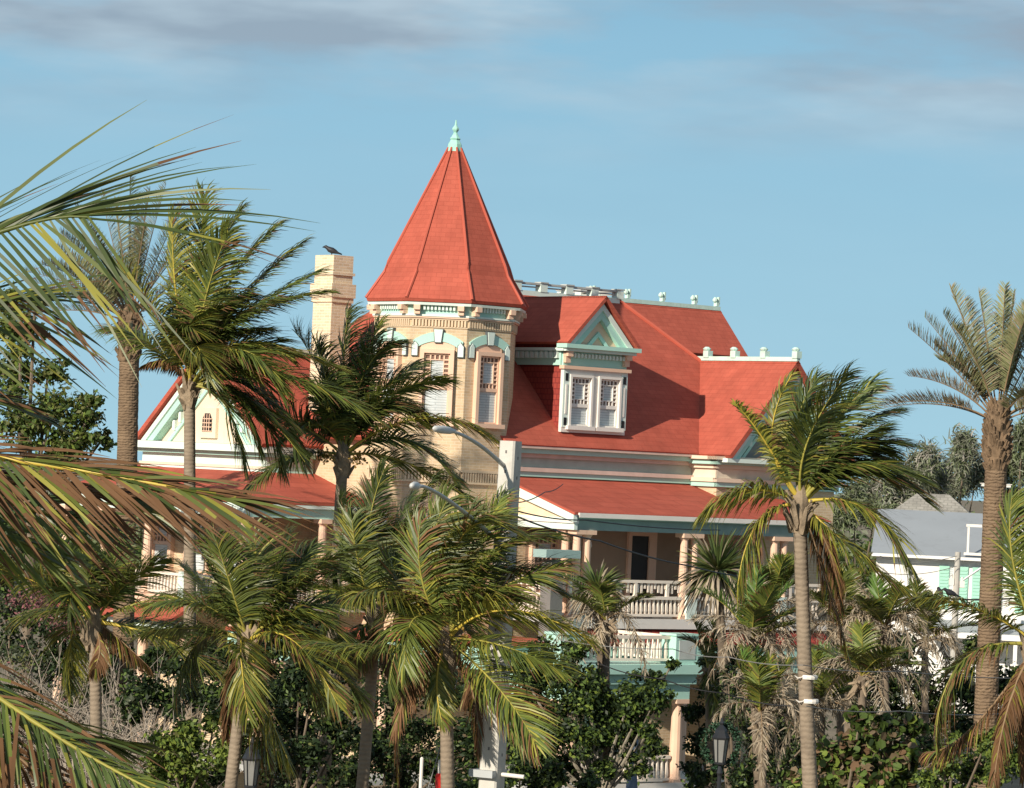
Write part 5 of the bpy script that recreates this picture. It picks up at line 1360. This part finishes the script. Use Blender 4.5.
# lantern lamps
def lantern(label, px, py_top, Y, group='black street lanterns'):
    t = at(px, py_top, Y); base = np.array([t[0], Y, 0.0]); h = t[2]
    P = thing('street_lantern', base, label, 'street lamp', group)
    b = MB(); b.lathe((0, 0, 0), [(.16, 0), (.16, .25), (.10, .35), (.07, .5), (.05, .7), (.042, h - 1.15), (.06, h - 1.1), (.045, h - 1.02), (.03, h - .95)], 10); b.build('post', IRON, P)
    b = MB(); b.lathe((0, 0, h - .92), [(.02, 0), (.10, .04), (.145, .50), (.02, .51)], 6); gl = b.build('lamp_glass', GLASS, P)
    b = MB()
    for i in range(6):
        a = i * PI / 3; ca, sa = math.cos(a), math.sin(a)
        b.tube([(.105 * ca, .105 * sa, h - .88), (.152 * ca, .152 * sa, h - .42)], .012, 4)
    b.lathe((0, 0, h), [(.03, -.96), (.12, -.92), (.12, -.885), (.03, -.88)], 6)
    b.build('lamp_cage', IRON, P)
    b = MB(); b.lathe((0, 0, h), [(.175, -.42), (.18, -.39), (.13, -.30), (.12, -.24), (.06, -.17), (.035, -.14), (.05, -.10), (.03, -.06), (.012, 0)], 6); b.build('lamp_cap', IRON, P)
    return P, base, h
lantern('black iron street lantern between the leaning trunk and a drooping yellow frond', 253, 737, 66)
_, lb, lh = lantern('black iron street lantern with a green wreath hung behind it', 722, 718, 72)
A = Arr(); cw = lb + np.array([.02, .16, lh - .55])
for i in range(60):
    a = 2 * PI * i / 60
    leaf_cloud(A, cw + np.array([math.cos(a) * .34, 0, math.sin(a) * .40]), (.10, .08, .10), 26, .07, [.6, .4])
tag(A.build('wreath', [mat('fir_green', (0.03, 0.075, 0.04), rough=.6, var=.3), LG2]), 'round green fir wreath hanging on the right street lantern', 'wreath')

# posts by the windswept palm
def post(name, label, cat, px, py, Y, r, m, segs=None, lean=0.):
    t = at(px, py, Y); base = np.array([t[0], Y, 0.0]); P = thing(name, base, label, cat)
    return P, base, t[2]
P, base, h = post('marker_post', 'red marker post with a white top at the foot of the windswept palm', 'post', 440.5, 760, 60, .06, None)
b = MB(); b.lathe((0, 0, 0), [(.075, 0), (.07, h - .25), (.055, h - .22)], 10); b.build('sleeve', REDP, P)
b = MB(); b.lathe((0, 0, 0), [(.04, h - .22), (.04, h - .01), (.02, h)], 10); b.build('cap', WHITE, P)
P, base, h = post('sign_post', 'thin white post left of the red marker post', 'post', 422, 757, 61, .03, None)
b = MB(); b.lathe((0, 0, 0), [(.03, 0), (.03, h - .02), (.01, h)], 8); b.build('pole', WHITE, P)
b = MB(); b.lathe((0, 0, 0), [(.05, 0), (.05, .3), (.032, .32)], 8); b.build('base', ALU, P)
P, base, h = post('porch_post', 'blue-grey post standing before the entrance porch rail', 'post', 634, 738, 93, .1, None)
b = MB(); b.lathe((0, 0, 0), [(.20, 0), (.17, h * .5), (.11, h * .75), (.12, h - .05), (.05, h)], 10); b.build('shaft', BLUEG, P)

# white tape tied round the right palm
for py, lab in ((677, 'upper white tape tied round the right palm trunk'), (701, 'lower white tape tied round the right palm trunk')):
    tt_ = (py - 503) / (650 - 503); c = at(800 + 7 * tt_, py, 60); b = MB()
    b.lathe((0, 0, 0), [(.150, -.035), (.158, 0), (.150, .035)], 14); b.tube([(-.1, -.11, 0), (-.18, -.15, -.02), (-.24, -.15, .02)], [.012, .014, .006], 4)
    o = tag(b.build('tape', WHITE), lab, 'tape'); o.location = tuple(c)

# far utility pole and the small lamp beyond the date palm
ub = at(958, 552, 152); base = np.array([ub[0], 152, 0.]); P = thing('utility_pole', base, 'grey utility pole with white boxes in front of the pale house', 'utility pole')
b = MB(); b.lathe((0, 0, 0), [(.16, 0), (.12, ub[2])], 10); b.build('pole', mat('weathered_wood_pole', (0.42, 0.40, 0.36), rough=.9, var=.2, scale=4), P)
for x, z in ((-.22, ub[2] - 1.25), (.22, ub[2] - 1.35)):
    b = MB(); b.box(x - .1, x + .1, -.12, .12, z - .14, z + .14); b.lathe((x, 0, z + .14), [(.05, 0), (.06, .1), (.03, .16)], 8); b.build('junction_box', WHITE, P)
b = MB(); b.tube([(.1, 0, ub[2] - 1.3), (1.1, 0, ub[2] - .55), (2.2, .1, ub[2] - .1)], .05, 6); b.build('arm', ALU, P)
ub = at(996, 486, 178); base = np.array([ub[0], 178, 0.]); P = thing('street_lamp', base, 'white double-headed street lamp behind the date palm trunk', 'street lamp')
b = MB(); b.lathe((0, 0, 0), [(.12, 0), (.07, ub[2])], 8); b.build('pole', ALU, P)
for sx in (-1, 1):
    b = MB(); b.box(min(sx * .05, sx * .72), max(sx * .05, sx * .72), -.12, .12, ub[2] - .04, ub[2] + .08); b.box(min(sx * .4, sx * .78), max(sx * .4, sx * .78), -.16, .16, ub[2] + .085, ub[2] + .12); b.build('lamp_head', WHITE, P)

# cables
CAB = mat('black_cable', (0.03, 0.03, 0.032), rough=.6); CABL = mat('grey_cable', (0.20, 0.20, 0.195), rough=.5)
def cable(label, pts, r, m):
    P_ = [at(*p) for p in pts]; path = []
    for i in range(len(P_) - 1):
        for t in np.linspace(0, 1, 9)[:-1]:
            q = P_[i] * (1 - t) + P_[i + 1] * t; path.append(q + np.array([0, 0, -1.]) * .05 * 4 * t * (1 - t))
    path.append(P_[-1]); o = path[0]
    b = MB(); b.tube([p - o for p in path], r, 5); ob = b.build('cable', m); ob.location = tuple(o)
    return tag(ob, label, 'cable')
cable('black cable running from the concrete pole across the porch columns', [(513, 515, 60), (600, 541, 68), (690, 566, 78), (760, 578, 88)], .017, CAB)
cable('black cable just under the porch gable beside the concrete pole', [(513, 510, 60), (585, 520, 70), (720, 530, 86)], .013, CAB)
cable('short black cable crossing the cream porch gable', [(513, 503, 60), (545, 492, 75), (563, 484, 90)], .011, CAB)
cable('grey cable passing in front of the entrance pedestal', [(560, 640, 66), (673, 649, 64), (729, 657, 62), (803, 665, 59.5), (900, 671, 62), (1060, 678, 66)], .008, CABL)
cable('dark cable crossing the mint entrance cornice', [(600, 664, 66), (663, 679, 66), (724, 693, 66), (790, 706, 62)], .011, CAB)
cable('grey cable at the height of the lower tape', [(806, 706, 59.7), (900, 711, 62), (1010, 713, 66), (1080, 712, 70)], .008, CABL)
cable('guy cable slanting down behind the windswept palm trunk', [(457, 680, 60), (442, 740, 60), (424, 800, 60)], .010, CABL)
cable('black cable carrying two birds in front of the pale house', [(900, 588, 112), (935, 597, 112), (1000, 599, 112), (1060, 592, 112)], .03, CAB)
cable('thin cable looping from the utility pole over the white wall', [(880, 556, 150), (915, 563, 151), (957, 556, 151.7)], .016, CABL)
cable('lower thin cable from the utility pole over the white wall', [(880, 572, 150), (918, 574, 151), (957, 566, 151.7)], .016, CABL)

# birds
def bird(label, loc, rz, s_=1.0):
    P = [(-.20, 0, .03), (-.12, 0, .055), (-.06, 0, .08), (0, 0, .10), (.06, 0, .12), (.10, 0, .15), (.135, 0, .17), (.16, 0, .165), (.20, 0, .155)]
    R = [.012, .022, .045, .06, .055, .036, .034, .022, .004]
    b = MB(); b.tube([np.array(p) * s_ for p in P], [r * s_ for r in R], 9)
    o = b.build('bird', mat('dark_feather', (0.025, 0.026, 0.03), rough=.5), smooth=True)
    lm = MB()
    for y in (-.02, .02): lm.tube([(0, y * s_, .06 * s_), (.01 * s_, y * s_, 0)], .006 * s_, 4)
    lm.build('legs', IRON, o)
    o.location = tuple(loc); o.rotation_euler = (0, 0, rz)
    return tag(o, label, 'bird')
bird('dark bird perched on top of the chimney', CHTOP + EU * -.1, math.radians(170), 1.5)
bird('dark bird on the cable, left of the pair', at(940, 597.3, 112), math.radians(100), 1.6)
bird('dark bird on the cable, right of the pair', at(951, 598.2, 112), math.radians(190), 1.6)
